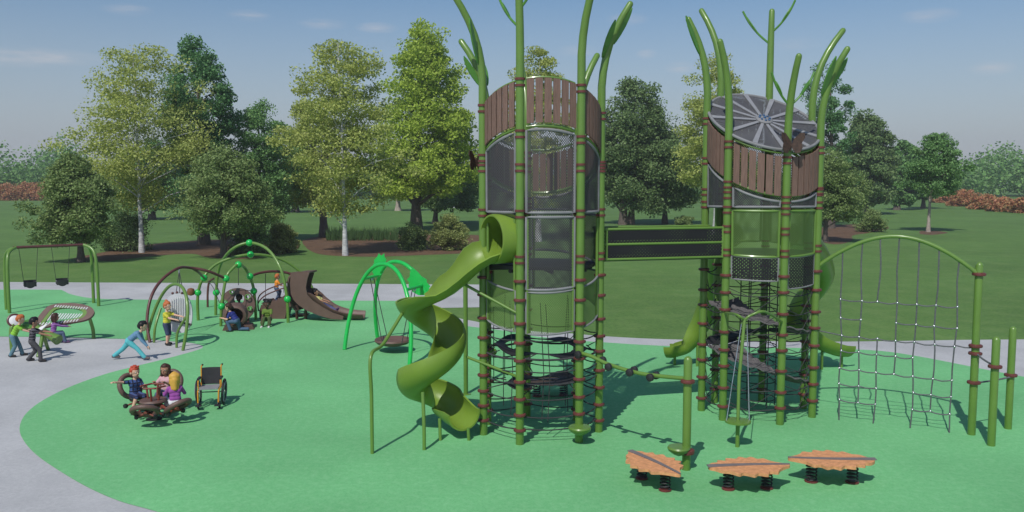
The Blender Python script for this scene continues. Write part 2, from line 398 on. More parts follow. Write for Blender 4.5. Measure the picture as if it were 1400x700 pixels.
PROF = {  # radius of the crown against height, 0 = bottom, 1 = top
 'round': [(0, .72), (.12, .95), (.3, 1), (.55, .9), (.8, .6), (.93, .32), (1, .1)],
 'oval':  [(0, .55), (.15, .85), (.4, 1), (.62, .85), (.82, .55), (.94, .3), (1, .08)],
 'birch': [(0, .45), (.15, .85), (.35, 1), (.55, .9), (.72, .75), (.86, .58), (.95, .36), (1, .15)],
 'cone':  [(0, .8), (.12, 1), (.35, .92), (.6, .66), (.8, .4), (.94, .2), (1, .06)],
 'shrub': [(0, .8), (.25, 1), (.5, .95), (.75, .75), (.92, .45), (1, .2)],
}
def crown_points(prof, h0, h1, rx, ry, K, per, cs, flat=.75, shell=.5, lop=.12):
    pr = np.array(PROF[prof]); ts = rng.uniform(0, 1, K * 6); rr_ = np.interp(ts, pr[:, 0], pr[:, 1])
    keep = rng.uniform(0, 1, K * 6) < rr_ ** 1.3 + .05; ts = ts[keep][:K]; rr_ = rr_[keep][:K]; k = len(ts)
    an = rng.uniform(0, 2 * np.pi, k); rad = rr_ * rng.uniform(.02, 1, k) ** shell * (1 + rng.normal(0, lop, k))
    # a few lobes make the outline uneven
    ph = rng.uniform(0, 6.28, 3); rad *= 1 + .13 * np.sin(2 * an + ph[0] + 4 * ts) + .12 * np.sin(3 * an + ph[1] + 9 * ts) + .10 * np.sin(5 * an + ph[2] + 15 * ts)
    cen = np.stack([rad * np.cos(an) * rx, rad * np.sin(an) * ry, h0 + ts * (h1 - h0)], 1)
    sz = cs * rng.uniform(.6, 1.3, k)
    idx = np.repeat(np.arange(k), per)
    off = rng.normal(0, 1, (len(idx), 3)); off *= (rng.uniform(0, 1, len(idx)) ** .45 / np.linalg.norm(off, axis=1))[:, None]; off[:, 2] *= flat
    return cen, cen[idx] + off * sz[idx][:, None]
def tree(name, label, cat, base, top, xl, xr, bot, leaf, prof='round', K=149, per=171, size=0.156, trunk='bark', tr=.16, cs=None, flat=.75, shell=.5, group=None, twin=False, limbs=26, straight=.7, depth=.9):
    P = G(*base); y = P.y; sc = y / FPX
    H = D(base[0], top, y).z; hb = D(base[0], bot, y).z
    rx = (xr - xl) / 2 * sc; cx = (xl + xr) / 2 - base[0]; cx *= sc
    root = thing(name, label, cat, (P.x, P.y, -.02), group=group)
    cs = cs or rx * (.27 if prof == 'birch' else .25)
    cen, pts = crown_points(prof, hb + cs * .45, H - cs * .35, rx * .93, rx * depth, K, per, cs, flat, shell)
    cen[:, 0] += cx * np.clip(cen[:, 2] / max(hb + 1, 1), 0, 1); pts[:, 0] += cx
    if prof == 'birch': pts[:, 1] += rx * .28; cen[:, 1] += rx * .28
    pts[:, 2] = np.maximum(pts[:, 2], .05)
    me = leaf_mesh('crown', pts, size, LM[leaf], droop=.5 if prof == 'birch' else .15)
    cr = bpy.data.objects.new('crown', me); COL.objects.link(cr); cr.parent = root
    mb = MB(); kk = 9; ends = H * straight
    wob = [V((rng.normal(0, .015) * H * .3, rng.normal(0, .012) * H * .3, 0)) for _ in range(kk)]
    axis = []
    for i in range(kk):
        t = i / (kk - 1); axis.append(V((cx * t * t, 0, ends * 1.18 * t)) + wob[i] * t)
    rs = [tr * (1.35 if i == 0 else 1 - .86 * (i / (kk - 1)) ** .9) for i in range(kk)]
    mb.tube(axis, rs, 9)
    if twin: mb.tube([a + V((tr * 2 + .5 * i / kk, .3, 0)) for i, a in enumerate(axis)], [r * .8 for r in rs], 9)
    for c in cen[rng.permutation(len(cen))[:limbs]]:
        c = V(c); t = min(max((c.z - rx * .35 - .2) / (ends * 1.18), hb * .75 / (ends * 1.18)), .95)
        i = t * (kk - 1); a = axis[int(i)].lerp(axis[min(int(i) + 1, kk - 1)], i - int(i))
        mid = a.lerp(c, .5) + V((0, 0, .08 * (c - a).length))
        r0 = tr * .34 * (1 - .6 * t); mb.tube([a, mid, c], [r0, r0 * .6, r0 * .2], 6)
    mb.build('trunk', M[trunk], root)
    return root
def shrub(name, label, base, top, xl, xr, leaf, K=69, per=109, size=0.102, group=None, cat='shrub', prof='shrub', depth=.8):
    P = G(*base); y = P.y; sc = y / FPX; H = D(base[0], top, y).z; rx = (xr - xl) / 2 * sc; cx = ((xl + xr) / 2 - base[0]) * sc
    root = thing(name, label, cat, (P.x, P.y, -.02), group=group)
    cen, pts = crown_points(prof, .05, H, rx * .9, rx * depth, K, per, min(rx, H) * .3, .8, .5)
    pts[:, 0] += cx; pts[:, 2] = np.maximum(pts[:, 2], .03)
    o = bpy.data.objects.new('foliage', leaf_mesh('foliage', pts, size, LM[leaf], .1)); COL.objects.link(o); o.parent = root
    mb = MB()
    for i in range(9):
        c = V(cen[rng.integers(len(cen))]); mb.tube([V((rng.normal(0, .06), rng.normal(0, .06), 0)), c * .5 + V((0, 0, .1)), c + V((cx, 0, 0))], [.03, .022, .008], 5)
    mb.build('stems', M['bark'], root)
    return root

TR = [ # name, label, cat, base, top, xl, xr, bottom, leaf, options
 ('round_tree', 'small olive green round tree just beyond the two-seat swing set', (111, 358), 207, 54, 158, 334, 'olive', dict(prof='round', K=218, per=187, size=0.156, tr=.2)),
 ('birch_tree', 'tall yellow-green birch with white trunk, the one beyond the swing set and the running child', (194, 345), 44, 96, 286, 300, 'birch', dict(prof='birch', K=163, per=191, size=0.18, trunk='birchbark', tr=.155, straight=.8, flat=.5)),
 ('ash_tree', 'tall dark blue-green tree rising between the two birches', (279, 334), 48, 224, 332, 245, 'blue', dict(prof='oval', K=172, per=187, size=0.203, tr=.38, shell=.5)),
 ('round_tree', 'small olive green round tree standing on mulch behind the dome climber', (306, 352), 196, 250, 372, 322, 'olive', dict(prof='round', K=218, per=187, size=0.156, tr=.2)),
 ('ash_tree', 'mid green airy tree between the small round tree and the middle birch', (358, 330), 126, 300, 414, 310, 'mid', dict(prof='oval', K=195, per=171, size=0.188, tr=.26)),
 ('birch_tree', 'tall yellow-green birch with white trunk behind the brown slide', (472, 349), 40, 380, 552, 300, 'birch', dict(prof='birch', K=171, per=202, size=0.18, trunk='birchbark', tr=.155, straight=.8, flat=.5)),
 ('birch_tree', 'brown-trunked yellow-green tree partly hidden behind the middle birch', (443, 324), 130, 378, 470, 285, 'birch', dict(prof='oval', K=138, per=156, size=0.219, tr=.36)),
 ('maple_tree', 'big bright yellow-green maple with thick trunk left of the wooden spiral slide tower', (569, 316), 22, 508, 662, 272, 'maple', dict(prof='cone', K=299, per=202, size=0.281, tr=.5, flat=.55, straight=.75)),
 ('maple_tree', 'low dark green tree under the edge of the bright yellow-green maple', (595, 306), 215, 565, 662, 288, 'dark', dict(prof='round', K=138, per=156, size=0.266, tr=.3)),
 ('birch_tree', 'yellow-green birch showing its top behind the spiral slide tower', (736, 330), 60, 678, 792, 290, 'birch', dict(prof='birch', K=120, per=202, size=0.203, trunk='birchbark', tr=.22, flat=.5)),
 ('maple_tree', 'large dark green maple with double trunk standing between the two towers', (852, 307), 100, 806, 932, 292, 'dark', dict(prof='oval', K=299, per=202, size=0.281, tr=.42, twin=True, depth=.8)),
 ('maple_tree', 'dark green maple with a slim trunk above the black bridge', (909, 306), 172, 876, 958, 288, 'dark', dict(prof='oval', K=172, per=187, size=0.266, tr=.3)),
 ('birch_tree', 'yellow birch behind the left edge of the roofed tower', (978, 320), 70, 918, 1040, 275, 'birch', dict(prof='birch', K=141, per=214, size=0.211, trunk='birchbark', tr=.24, flat=.5)),
 ('ash_tree', 'tall thin-crowned dark blue-green tree behind the right edge of the roofed tower', (1136, 312), 82, 1088, 1170, 270, 'blue', dict(prof='birch', K=85, per=214, size=0.235, tr=.32)),
 ('round_tree', 'small olive green round tree right beside the roofed tower', (1128, 331), 205, 1088, 1178, 304, 'olive', dict(prof='round', K=206, per=171, size=0.156, tr=.2)),
 ('maple_tree', 'dark green full-crowned tree with short trunk right of the roofed tower', (1181, 293), 152, 1140, 1224, 283, 'dark', dict(prof='oval', K=252, per=187, size=0.391, tr=.6)),
 ('sapling', 'slender mid green tree with pale forked trunk standing alone on the open lawn', (1269, 317), 176, 1238, 1312, 268, 'mid', dict(prof='round', K=172, per=132, size=0.203, trunk='palebark', tr=.16, flat=.6)),
 ('ash_tree', 'mid green tree behind the slender pale-trunked sapling', (1226, 287), 190, 1212, 1262, 280, 'mid', dict(prof='oval', K=126, per=140, size=0.469, tr=.45)),
 ('ash_tree', 'far mid green tree with dark trunk behind the right side of the pale-trunked sapling', (1262, 285), 205, 1240, 1292, 272, 'mid', dict(prof='round', K=114, per=140, size=0.469, tr=.35)),
 ('ash_tree', 'far pale-trunked tree on the lawn under the middle birch and the maple', (544, 288), 222, 515, 580, 272, 'birch', dict(prof='round', K=103, per=124, size=0.469, trunk='palebark', tr=.42)),
 ('ash_tree', 'far white-trunked tree seen just left of the spiral slide tower', (625, 284), 225, 596, 668, 268, 'mid', dict(prof='round', K=103, per=124, size=0.469, trunk='birchbark', tr=.6)),
 ('ash_tree', 'brown-trunked green tree behind the right side of the left birch', (208, 300), 190, 170, 262, 288, 'mid', dict(prof='round', K=149, per=140, size=0.328, tr=.4)),
 ('ash_tree', 'far bushy green tree seen under the crowns left of the middle birch', (404, 290), 205, 366, 448, 279, 'mid', dict(prof='round', K=126, per=140, size=0.43, tr=.5)),
]
for nm, lab, b, t, xl, xr, bt, lf, op in TR: tree(nm, lab, 'tree', b, t, xl, xr, bt, lf, **op)
SH = [
 ('dark olive shrub at the foot of the left white birch', (172, 342), 293, 132, 212, 'dark'),
 ('dense dark green shrub behind the top of the dome climber', (342, 349), 290, 308, 372, 'dark'),
 ('pale yellow-green shrub right of the dome climber top', (384, 345), 308, 362, 410, 'light'),
 ('dark green shrub under the big yellow-green maple', (563, 341), 305, 543, 584, 'olive'),
 ('pale speckled green shrub left of the spiral slide hood', (611, 342), 295, 588, 638, 'light'),
 ('small dark shrub on the lawn above the black bridge', (935, 307), 296, 922, 950, 'olive'),
 ('low dark olive shrub on mulch right of the roofed tower', (1192, 317), 288, 1172, 1212, 'olive'),
]
for lab, b, t, xl, xr, lf in SH: shrub('shrub', lab, b, t, xl, xr, lf, K=92, per=140, size=0.125)
# red shrubs along the far edge of the lawn
reds = [((10, 274), 253, -12, 30), ((44, 274), 250, 22, 64), ((70, 274), 249, 50, 92)]
reds += [((1292, 277), 264, 1276, 1312), ((1318, 282), 262, 1298, 1338), ((1346, 286), 268, 1324, 1368), ((1374, 289), 272, 1352, 1394), ((1398, 291), 273, 1378, 1422)]
rlab = ['red shrub at the very edge of the picture left of the swing set', 'wide russet shrub in the middle of the three red shrubs beyond the swing set', 'orange-red shrub closest to the small round tree beyond the swing set',
        'smallest red shrub behind the pale-trunked sapling', 'tallest russet shrub right of the pale-trunked sapling', 'middle red shrub of the five at the right of the lawn', 'red shrub fourth of the five beyond the arched net', 'orange-red shrub cut by the right edge of the picture']
for (b, t, xl, xr), lab in zip(reds, rlab): shrub('red_shrub', lab, b, t, xl, xr, 'red', K=126, per=93, size=0.391, group='red shrubs along the far edge of the lawn', depth=.7)
# the far wood all round the lawn reads as one mass
pts = []
for i in range(430):
    px = rng.uniform(-380, 1780)
    y = rng.uniform(207, 262)
    if px < 120: top = 195 + 10 * math.sin(px * .05)
    elif px > 1180: top = 206 + 9 * math.sin(px * .045)
    else: top = 222 + 6 * math.sin(px * .06)
    top += rng.uniform(-6, 30); sc = y / FPX; X = (px - 700) * sc; Hh = max(3, CAM_H + (HOR - top) * sc)
    n = 420; r = rng.uniform(4, 6.5)
    u = rng.normal(size=(n, 3)); u /= np.linalg.norm(u, axis=1)[:, None]; u *= rng.uniform(.45, 1.0, n)[:, None] ** .5
    lob = rng.uniform(-.4, .4, (14, 3)); u = u * .8 + lob[rng.integers(0, 14, n)]
    pts.append(np.stack([X + u[:, 0] * r, y + u[:, 1] * r, np.maximum(.2, Hh * .52 + u[:, 2] * Hh * .46)], 1))
o = bpy.data.objects.new('far_wood', leaf_mesh('far_wood', np.concatenate(pts), .85, LM['forest'], .1, aspect=.8)); COL.objects.link(o); tag(o, 'dense green wood along the far edge of the lawn', 'wood', kind='stuff')
# tall grass behind the shrubs
mb = MB(); tv = []
for i in range(1500):
    p = G(rng.uniform(446, 545), rng.uniform(322, 329)); h = rng.uniform(.4, 1.0); dx = rng.normal(0, .15); a = rng.uniform(0, 3.14)
    c, s_ = .03 * math.cos(a), .03 * math.sin(a); mb.add([p + V((-c, -s_, -.02)), p + V((c, s_, -.02)), p + V((dx, .05, h))], [(0, 1, 2)])
o = mb.build('tall_grass', LM['tuft'], smooth=False); tag(o, 'tall grass behind the mulch at the foot of the trees', 'grass', kind='stuff')

# thin summer air
mh_ = bpy.data.materials.new('thin_air'); mh_.use_nodes = True; nt_ = mh_.node_tree; nt_.nodes.clear()
pv_ = nt_.nodes.new('ShaderNodeVolumePrincipled'); pv_.inputs['Color'].default_value = (.86, .89, .93, 1); pv_.inputs['Density'].default_value = .0007; pv_.inputs['Anisotropy'].default_value = .2
ou_ = nt_.nodes.new('ShaderNodeOutputMaterial'); nt_.links.new(pv_.outputs[0], ou_.inputs['Volume'])
o = MB().box((0, 270, 15.5), (1000, 620, 33)).build('haze', mh_, smooth=False); tag(o, kind='stuff')
# ------------------------------------------------------------------ the two post towers
def planar_perf(name, col, period, solid):
    m, nt, b = newmat(name); N, L = nt.nodes, nt.links
    tc = N.new('ShaderNodeTexCoord'); sx = N.new('ShaderNodeSeparateXYZ'); L.new(tc.outputs['Object'], sx.inputs[0])
    def mth(op, a, c=None, val=None):
        n = N.new('ShaderNodeMath'); n.operation = op; L.new(a, n.inputs[0])
        if c is not None: L.new(c, n.inputs[1])
        elif val is not None: n.inputs[1].default_value = val
        return n.outputs[0]
    u = mth('MULTIPLY', sx.outputs['X'], val=2 * math.pi / period); v = mth('MULTIPLY', sx.outputs['Z'], val=2 * math.pi / period)
    s = mth('MULTIPLY', mth('SINE', mth('ADD', u, v)), mth('SINE', mth('SUBTRACT', u, v)))
    hole = mth('GREATER_THAN', mth('ABSOLUTE', s), val=solid)
    tr = N.new('ShaderNodeBsdfTransparent'); mx = N.new('ShaderNodeMixShader')
    L.new(hole, mx.inputs[0]); L.new(b.outputs[0], mx.inputs[1]); L.new(tr.outputs[0], mx.inputs[2])
    L.new(mx.outputs[0], N['Material Output'].inputs['Surface']); b.inputs['Base Color'].default_value = (*col, 1); b.inputs['Roughness'].default_value = .55
    return m
M['bperf'] = planar_perf('black_punched_rubber', (.012, .012, .014), .13, .62)
LEAF = [(0, 0), (.025, .05), (.055, .16), (.07, .3), (.06, .43), (.035, .53), (0, .6), (-.035, .53), (-.06, .43), (-.07, .3), (-.055, .16), (-.025, .05)]
def pol(R, a, z=0.): return V((R * math.sin(R_(a)), -.84 * R * math.cos(R_(a)), z))
RT = 1.1; PR = .074
def make_tower(root, angs, z0, gx, gy, lows, highs, tops):
    zr = lambda p: z0 + gx * p.x + gy * p.y
    tower_posts = []
    for i, a in enumerate(angs):
        b = pol(RT, a); u = b.normalized(); t = zr(b) + .12
        k = tops[i][0]; lean = tops[i][1]
        pts = [b + V((0, 0, z)) for z in np.linspace(-.02, t, 5)]
        fl = [(0, .3), (.03, .55), (.09, .8), (.18, 1.04), (.31, 1.28), (.46, 1.5), (.64, 1.72)]
        fl = [(x * lean, z) for x, z in fl]
        pts += [b + u * x * k + V((0, 0, t + z * k)) for x, z in fl]
        po = MB().tube(pts, [PR] * 5 + [PR * .98, PR * .96, PR * .93, PR * .9, PR * .86, PR * .82, PR * .78], 14, dome=True).build('post', M['post'], root)
        for z in lows[i]:
            MB().lathe(b + V((0, 0, z)), [(.076, -.03), (.108, -.02), (.114, 0), (.108, .02), (.076, .03)], 16).build('clamp', M['red'], po)
        for z in highs[i]:
            zz = zr(b) + z if z < 0 else z
            mb = MB()
            for dz in (-.055, .055): mb.lathe(b + V((0, 0, zz + dz)), [(.075, -.02), (.09, -.02), (.09, .02), (.075, .02)], 16)
            mb.build('clamp', M['red'], po)
        for (h, side, ln, kind) in tops[i][2]:
            j = int(h); q = pts[4 + j]; tang = (pts[min(5 + j, 11)] - pts[3 + j]).normalized(); s = V((-u.y, u.x, 0))
            if kind == 'leaf':
                d = (tang * .9 + s * side * .3 + u * .12).normalized()
                MB().prism([(x * .95, y * ln / .6) for x, y in LEAF], .03, q + s * side * .05 + u * .07 * (side if abs(s.y) > .6 else .3), s * .75 + u * .65 * (1 if u.y < .5 else -1), d).build('leaf', M['leafgreen'], po, smooth=False)
            else:
                d = (tang * .55 + s * side * .8).normalized()
                e = [q, q + d * ln * .4 + V((0, 0, .05)), q + d * ln * .75 + V((0, 0, .16)), q + d * ln + V((0, 0, .32))]
                tw = MB().tube(spline(e, 4), .022, 7).build('twig', M['leafgreen'], po)
                MB().prism([(x * .6, y * ln * 1.1) for x, y in LEAF], .02, e[1], V((0, 0, 1)).cross(s), (e[3] - e[1])).build('leaf', M['leafgreen'], po, smooth=False)
    return zr
def arc_panel(root, name, mat, a0, a1, zb, zt, R=1.06, th=.012, n=10):
    f = lambda u, v: (lambda p: V((p.x, p.y, zb(p) + (zt(p) - zb(p)) * v)))(pol(R, a0 + (a1 - a0) * u))
    return MB().sheet(f, n, 2, th).build(name, mat, root, smooth=False)
def arc_frame(root, name, mat, a0, a1, zb, zt, R=1.06, r=.026, n=10):
    f = lambda a, z: (lambda p: V((p.x, p.y, z(p))))(pol(R, a))
    A = [f(a0 + (a1 - a0) * i / n, zb) for i in range(n + 1)]; B = [f(a0 + (a1 - a0) * i / n, zt) for i in range(n, -1, -1)]
    return MB().tube(A + B, r, 8, closed=True).build(name, mat, root)
def plank_panel(root, a0, a1, zr, h, n=6):
    g = 5.2; a0 += g; a1 -= g
    mb = MB(); st = (a1 - a0) / n
    for i in range(n):
        c0, c1 = a0 + st * i + .12 * st, a0 + st * (i + 1) - .06 * st
        f = lambda u, v: (lambda p: V((p.x, p.y, zr(p) - h + .04 + (h - .1) * v)))(pol(RT - .01, c0 + (c1 - c0) * u))
        mb.sheet(f, 2, 1, .03)
    o = mb.build('plank_panel', M['wood'], root, smooth=False)
    for dz, rr in ((-.02, .022), (-h + .02, .03)):
        MB().tube([(lambda p: V((p.x, p.y, zr(p) + dz)))(pol(RT - .06, a0 + (a1 - a0) * i / 10)) for i in range(11)], rr, 8).build('rail', M['post'], o)
    return o
def rope_ring(mb, angs, z, r=.011, R=1.08, sag=.04, skip=()):
    n = len(angs)
    for i in range(n):
        if i in skip: continue
        a, b = pol(R, angs[i], z), pol(R, angs[(i + 1) % n], z)
        mb.tube([a.lerp(b, t / 6) - V((0, 0, sag * 4 * t / 6 * (1 - t / 6))) for t in range(7)], r, 6)

# left tower: open top high at the front
CL = V((.525, 15.88, 0))
angL = [-168, -115.5, -72.5, -20.6, 38, 84, 138]
TL = thing('climbing_tower', 'open-topped climbing tower with brown planks high in front and a spiral slide beside it', 'climbing tower', CL)
leafy = lambda *a: list(a)
topsL = [(.95, .9, []), (.9, .9, [(3, 1, .6, 'leaf'), (3, -1, .6, 'leaf')]), (1.02, .8, [(2, -1, .75, 'leaf'), (2, 1, .8, 'leaf')]), (1.25, .25, [(2, -1, .5, 'twig'), (3, 1, .4, 'twig')]),
         (1.2, .8, []), (1.02, .75, [(4, 1, .8, 'leaf'), (3, -1, .7, 'leaf')]), (.9, .9, [])]
lowL = [[.25, .55, .85, 1.15, 1.5, 1.8, 2.15, 2.6, 2.95] for _ in angL]
lowL = [[z + .03 * math.sin(7 * i + 3 * z) for z in q] for i, q in enumerate(lowL)]
highL = [[3.3, 4.1, 4.9, -.98, -.1] for _ in angL]
zrL = make_tower(TL, angL, 5.87, 0, -.68, lowL, highL, topsL)
hb = .86
for i in range(7):
    a0, a1 = angL[i], angL[(i + 1) % 7]
    if a1 < a0: a1 += 360
    plank_panel(TL, a0, a1, zrL, hb)
    b0, b1 = a0 + 5.5, a1 - 5.5
    zt = lambda p: zrL(p) - hb - .06
    z1 = lambda p: 4.12
    z2 = lambda p: 3.05 + .32 * p.y; z3 = lambda p: 2.28 + .34 * p.y
    pn = arc_panel(TL, 'mesh_panel', M['gmesh'], b0, b1, z1, zt); arc_frame(pn, 'panel_frame', M['grey'], b0, b1, z1, zt)
    if i not in (2, 4):        # the slide leaves at one bay and the bridge at another
        zz = lambda p: 4.04
        pn = arc_panel(TL, 'mesh_panel', M['gmesh'], b0, b1, z2, zz); arc_frame(pn, 'panel_frame', M['grey'], b0, b1, z2, zz)
    if i != 4 or True:
        zu = lambda p: min(z2(p) - .05, 3.0)
        pn = arc_panel(TL, 'green_mesh_panel', M['grmesh'], b0, b1, z3, zu)
        arc_frame(pn, 'panel_frame', M['grey'], b0, b1, z3, zu, r=.02)
        for a in (b0 + 1, b1 - 1):
            p = pol(1.05, a); MB().tube([V((p.x, p.y, z3(p))), V((p.x, p.y, 4.0))], .026, 8).build('upright', M['post'], pn)
MB().prism([(1.0 * math.sin(R_(10 * k)), .84 * math.cos(R_(10 * k))) for k in range(36)][::-1], .06, (0, 0, 3.14), (1, 0, 0), (0, 1, 0)).build('deck', M['black'], TL)
mb = MB()
for k in range(4):
    a = 45 * k + 10; mb.tube([pol(.98, a, 3.08), pol(.98, a + 180, 3.08)], .04, 8)
mb.build('deck_frame', M['black'], TL)
mb = MB()
for z in (.28, .5, .82, 1.1, 1.32, 1.55, 1.88): rope_ring(mb, angL, z, .012 if z != 1.55 else .02, sag=.05)
mb.build('rope_rings', M['rope'], TL)
def mat_disc(z, tx, ty, Ro, Ri, cx=0, cy=0, ex=1.0):
    f = lambda u, v: (lambda r, a: V((cx + r * math.sin(a) * ex, cy - .84 * r * math.cos(a), z + tx * r * math.sin(a) + ty * -r * math.cos(a) + .05 * math.cos(5 * a) * (v))))(Ri + (Ro - Ri) * v, 2 * math.pi * u)
    return MB().sheet(f, 40, 3, .02)
mat_disc(.98, .11, -.02, .62, .3, .02, -.1, 1.15).build('hammock_mat', M['black'], TL)
mat_disc(1.60, -.06, .05, .88, .66).build('hammock_mat', M['black'], TL)
for z, R in ((.98, .66), (1.60, .88)):
    for a in angL:
        MB().tube([pol(R, a + 14, z), pol(1.06, a, z - .12), pol(1.06, a, z + .12), pol(R, a, z + .02)], .011, 6).build('stay_rope', M['rope'], TL)
mb = MB()
rr_ = random.Random(3)
for k in range(9):
    a = rr_.uniform(0, 360); R = rr_.uniform(.4, .95); mb.tube([pol(R, a, 2.5), pol(R * .97, a + 6, 1.2), pol(R, a + 3, .35)], .009, 6)
mb.build('hanging_ropes', M['rope'], TL)
for (px, py), Y in (((675, 481), 15.9), ((690, 474), 16.4), ((706, 480), 16.6)):
    p = D(px, py, Y) - CL; rp_ = MB().tube([p + V((0, 0, .85)), p + V((0, 0, -.6))], .009, 6).build('ball_rope', M['rope'], TL)
    MB().ball(p, .062).build('ball', M['post'], rp_)
b = pol(RT, angL[4])
MB().lathe(b + V((0, -.16, .27)), [(.03, -.12), (.10, -.075), (.19, -.01), (.205, .035), (.19, .06), (.03, .07)], 24).build('saucer_step', M['post'], TL)

# right tower: grey spoked roof tipped towards the viewer
CR = V((4.956, 17.17, 0))
angR = [-142, -96, -49, 10.4, 64.5, 107.5, 161]
TW = thing('climbing_tower', 'climbing tower under a tilted grey spoked roof with brown planks and a butterfly', 'climbing tower', CR)
topsR = [(1.0, .8, []), (1.0, .62, [(4, 1, .8, 'leaf')]), (.95, .5, []), (.95, .5, [(3, -1, .5, 'twig'), (3, 1, .55, 'twig')]), (.95, .7, [(3, -1, .8, 'leaf'), (4, 1, .6, 'leaf')]), (1.0, 1, []), (1.0, .1, [(5, -1, .55, 'twig'), (4, 1, .7, 'twig')])]
lowR = [[.3 + .37 * k + .04 * math.sin(5 * i + 2 * k) for k in range(8)] for i in range(7)]
highR = [[3.36, 4.2, 4.45, -.92, -.14] for _ in angR]
highR[2] = [3.3, 3.75, 4.12, 4.4, -.9, -.14]; highR[3] = [3.3, 3.72, 4.1, -.86, -.12]
zrR = make_tower(TW, angR, 5.78, -.13, .64, lowR, highR, topsR)
for i in range(7):
    a0, a1 = angR[i], angR[(i + 1) % 7]
    if a1 < a0: a1 += 360
    plank_panel(TW, a0, a1, zrR, .84)
    b0, b1 = a0 + 5.5, a1 - 5.5
    zt = lambda p: zrR(p) - .92
    z1 = lambda p: 4.16 - .02 * p.y
    pn = arc_panel(TW, 'mesh_panel', M['gmesh'], b0, b1, z1, zt); arc_frame(pn, 'panel_frame', M['grey'], b0, b1, z1, zt)
    if i in (2, 3, 5, 6):
        zz = lambda p: 4.1; z2 = lambda p: 3.32 + .1 * p.y
        pn = arc_panel(TW, 'green_mesh_panel', M['grmesh'], b0, b1, z2, zz); arc_frame(pn, 'panel_frame', M['post'], b0, b1, z2, zz)
    if i in (2, 3):
        zz = lambda p: 3.3 + .1 * p.y; z2 = (lambda p: 2.86 + .1 * p.y) if i == 2 else (lambda p: 2.72 + .12 * p.y)
        pn = arc_panel(TW, 'black_net_panel', M['bperf'], b0, b1, z2, zz, th=.02); arc_frame(pn, 'panel_frame', M['grey'], b0, b1, z2, zz, r=.018)
MB().prism([(1.0 * math.sin(R_(10 * k)), .84 * math.cos(R_(10 * k))) for k in range(36)][::-1], .06, (0, 0, 3.24), (1, 0, 0), (0, 1, 0)).build('deck', M['black'], TW)
# roof
rn = V((.13, -.64, 1)).normalized(); ra, rb_, _ = frame_of(rn); rc = V((0, 0, 5.84))
def rpt(r, a, h=0.):
    p = pol(r, a); return V((p.x, p.y, 5.84 - .13 * p.x + .64 * p.y)) + rn * h
roof = MB().sheet(lambda u, v: rpt(.12 + .95 * v, 360 * u), 64, 2, .012).build('roof', M['roofmesh'], TW, smooth=False)
MB().tube([rpt(1.075, 6 * k) for k in range(60)], .03, 8, closed=True).build('roof_rim', M['grey'], roof)
for k in range(12):
    a = 30 * k + 8; w_ = 2.6
    vs = [rpt(.13, a - 12, .012), rpt(.13, a + 12, .012), rpt(1.06, a + w_, .012), rpt(1.06, a - w_, .012)]
    vs += [p + rn * .02 for p in vs]
    MB().add(vs, [(3, 2, 1, 0), (4, 5, 6, 7), (0, 1, 5, 4), (1, 2, 6, 5), (2, 3, 7, 6), (3, 0, 4, 7)]).build('roof_spoke', M['lightgrey'], roof, smooth=False)
hub = MB().lathe(rpt(0, 0, .02), [(.17, 0), (.17, .03), (.14, .05), (.02, .055)], 24, axis=rn).build('roof_hub', M['grey'], roof)
mb = MB()
for k in range(8): mb.ball(rpt(.1, 45 * k, .075), .026, 8, 6)
mb.ball(rpt(0, 0, .085), .03, 8, 6); mb.build('hub_studs', M['blue'], hub)
# spiral web of belting, ropes and inner ladder
def web(a): return 2.25 - (a + 80) / 153 * .58 if a < 73 else (1.67 - (a - 73) / 207 * .28 if a < 280 else 1.39 - (a - 280) / 153 * .72)
def wf(u, v):
    a = -84 + 520 * u; r = .42 + .62 * v; p = pol(r, a); return V((p.x, p.y, web(a) + .07 * (1 - v) - .05 * math.sin(math.pi * v) + .02 * math.sin(a * .35)))
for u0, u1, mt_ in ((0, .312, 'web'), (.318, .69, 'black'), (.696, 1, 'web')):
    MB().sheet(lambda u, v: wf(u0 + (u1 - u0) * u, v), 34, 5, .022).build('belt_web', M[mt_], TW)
mb = MB()
for k in range(8):
    rope_ring(mb, angR, .3 + .37 * k, .011, sag=.07)
for i, a in enumerate(angR):
    for z in np.arange(.4, 2.9, .37):
        mb.tube([pol(1.07, a, z), pol(1.03, a + 25, z - .16), pol(1.07, angR[(i + 1) % 7], z + .3)], .008, 5)
mb.build('rope_rings', M['rope'], TW)
mb = MB()
for k in range(6):
    p = pol(.36, 60 * k + 20); mb.tube([p + V((0, 0, .15)), p + V((0, 0, 3.2))], .011, 6)
for z in np.arange(.3, 3.1, .36): mb.torus((0, 0, z), .36, .01, n=24, m=6)
mb.build('inner_net', M['rope'], TW)
# butterfly sits on the front post of the roofed tower
def butterfly(c, s, root, ax):
    c = V(c); W1 = [(0, .0), (.05, .13), (.16, .24), (.25, .25), (.26, .15), (.2, .05), (.22, -.04), (.17, -.14), (.09, -.15), (.03, -.06)]
    o = MB().ball(c, (.018, .018, .12)).build('butterfly', M['insect'], root)
    for sg in (-1, 1):
        d = V((ax.x * sg, ax.y * sg, 0)) + V((0, -.35, 0))
        MB().prism([(x * s, y * s) for x, y in W1], .014, c + V((0, -.02, 0)), d, V((0, 0, 1))).build('wing', M['insect'], o, smooth=False)
butterfly(pol(RT + .13, angR[3], 5.32), .95, TW, V((1, .2, 0)))
butterfly(pol(RT + .12, -100, 5.0), .9, TL, V((.6, .8, 0)))

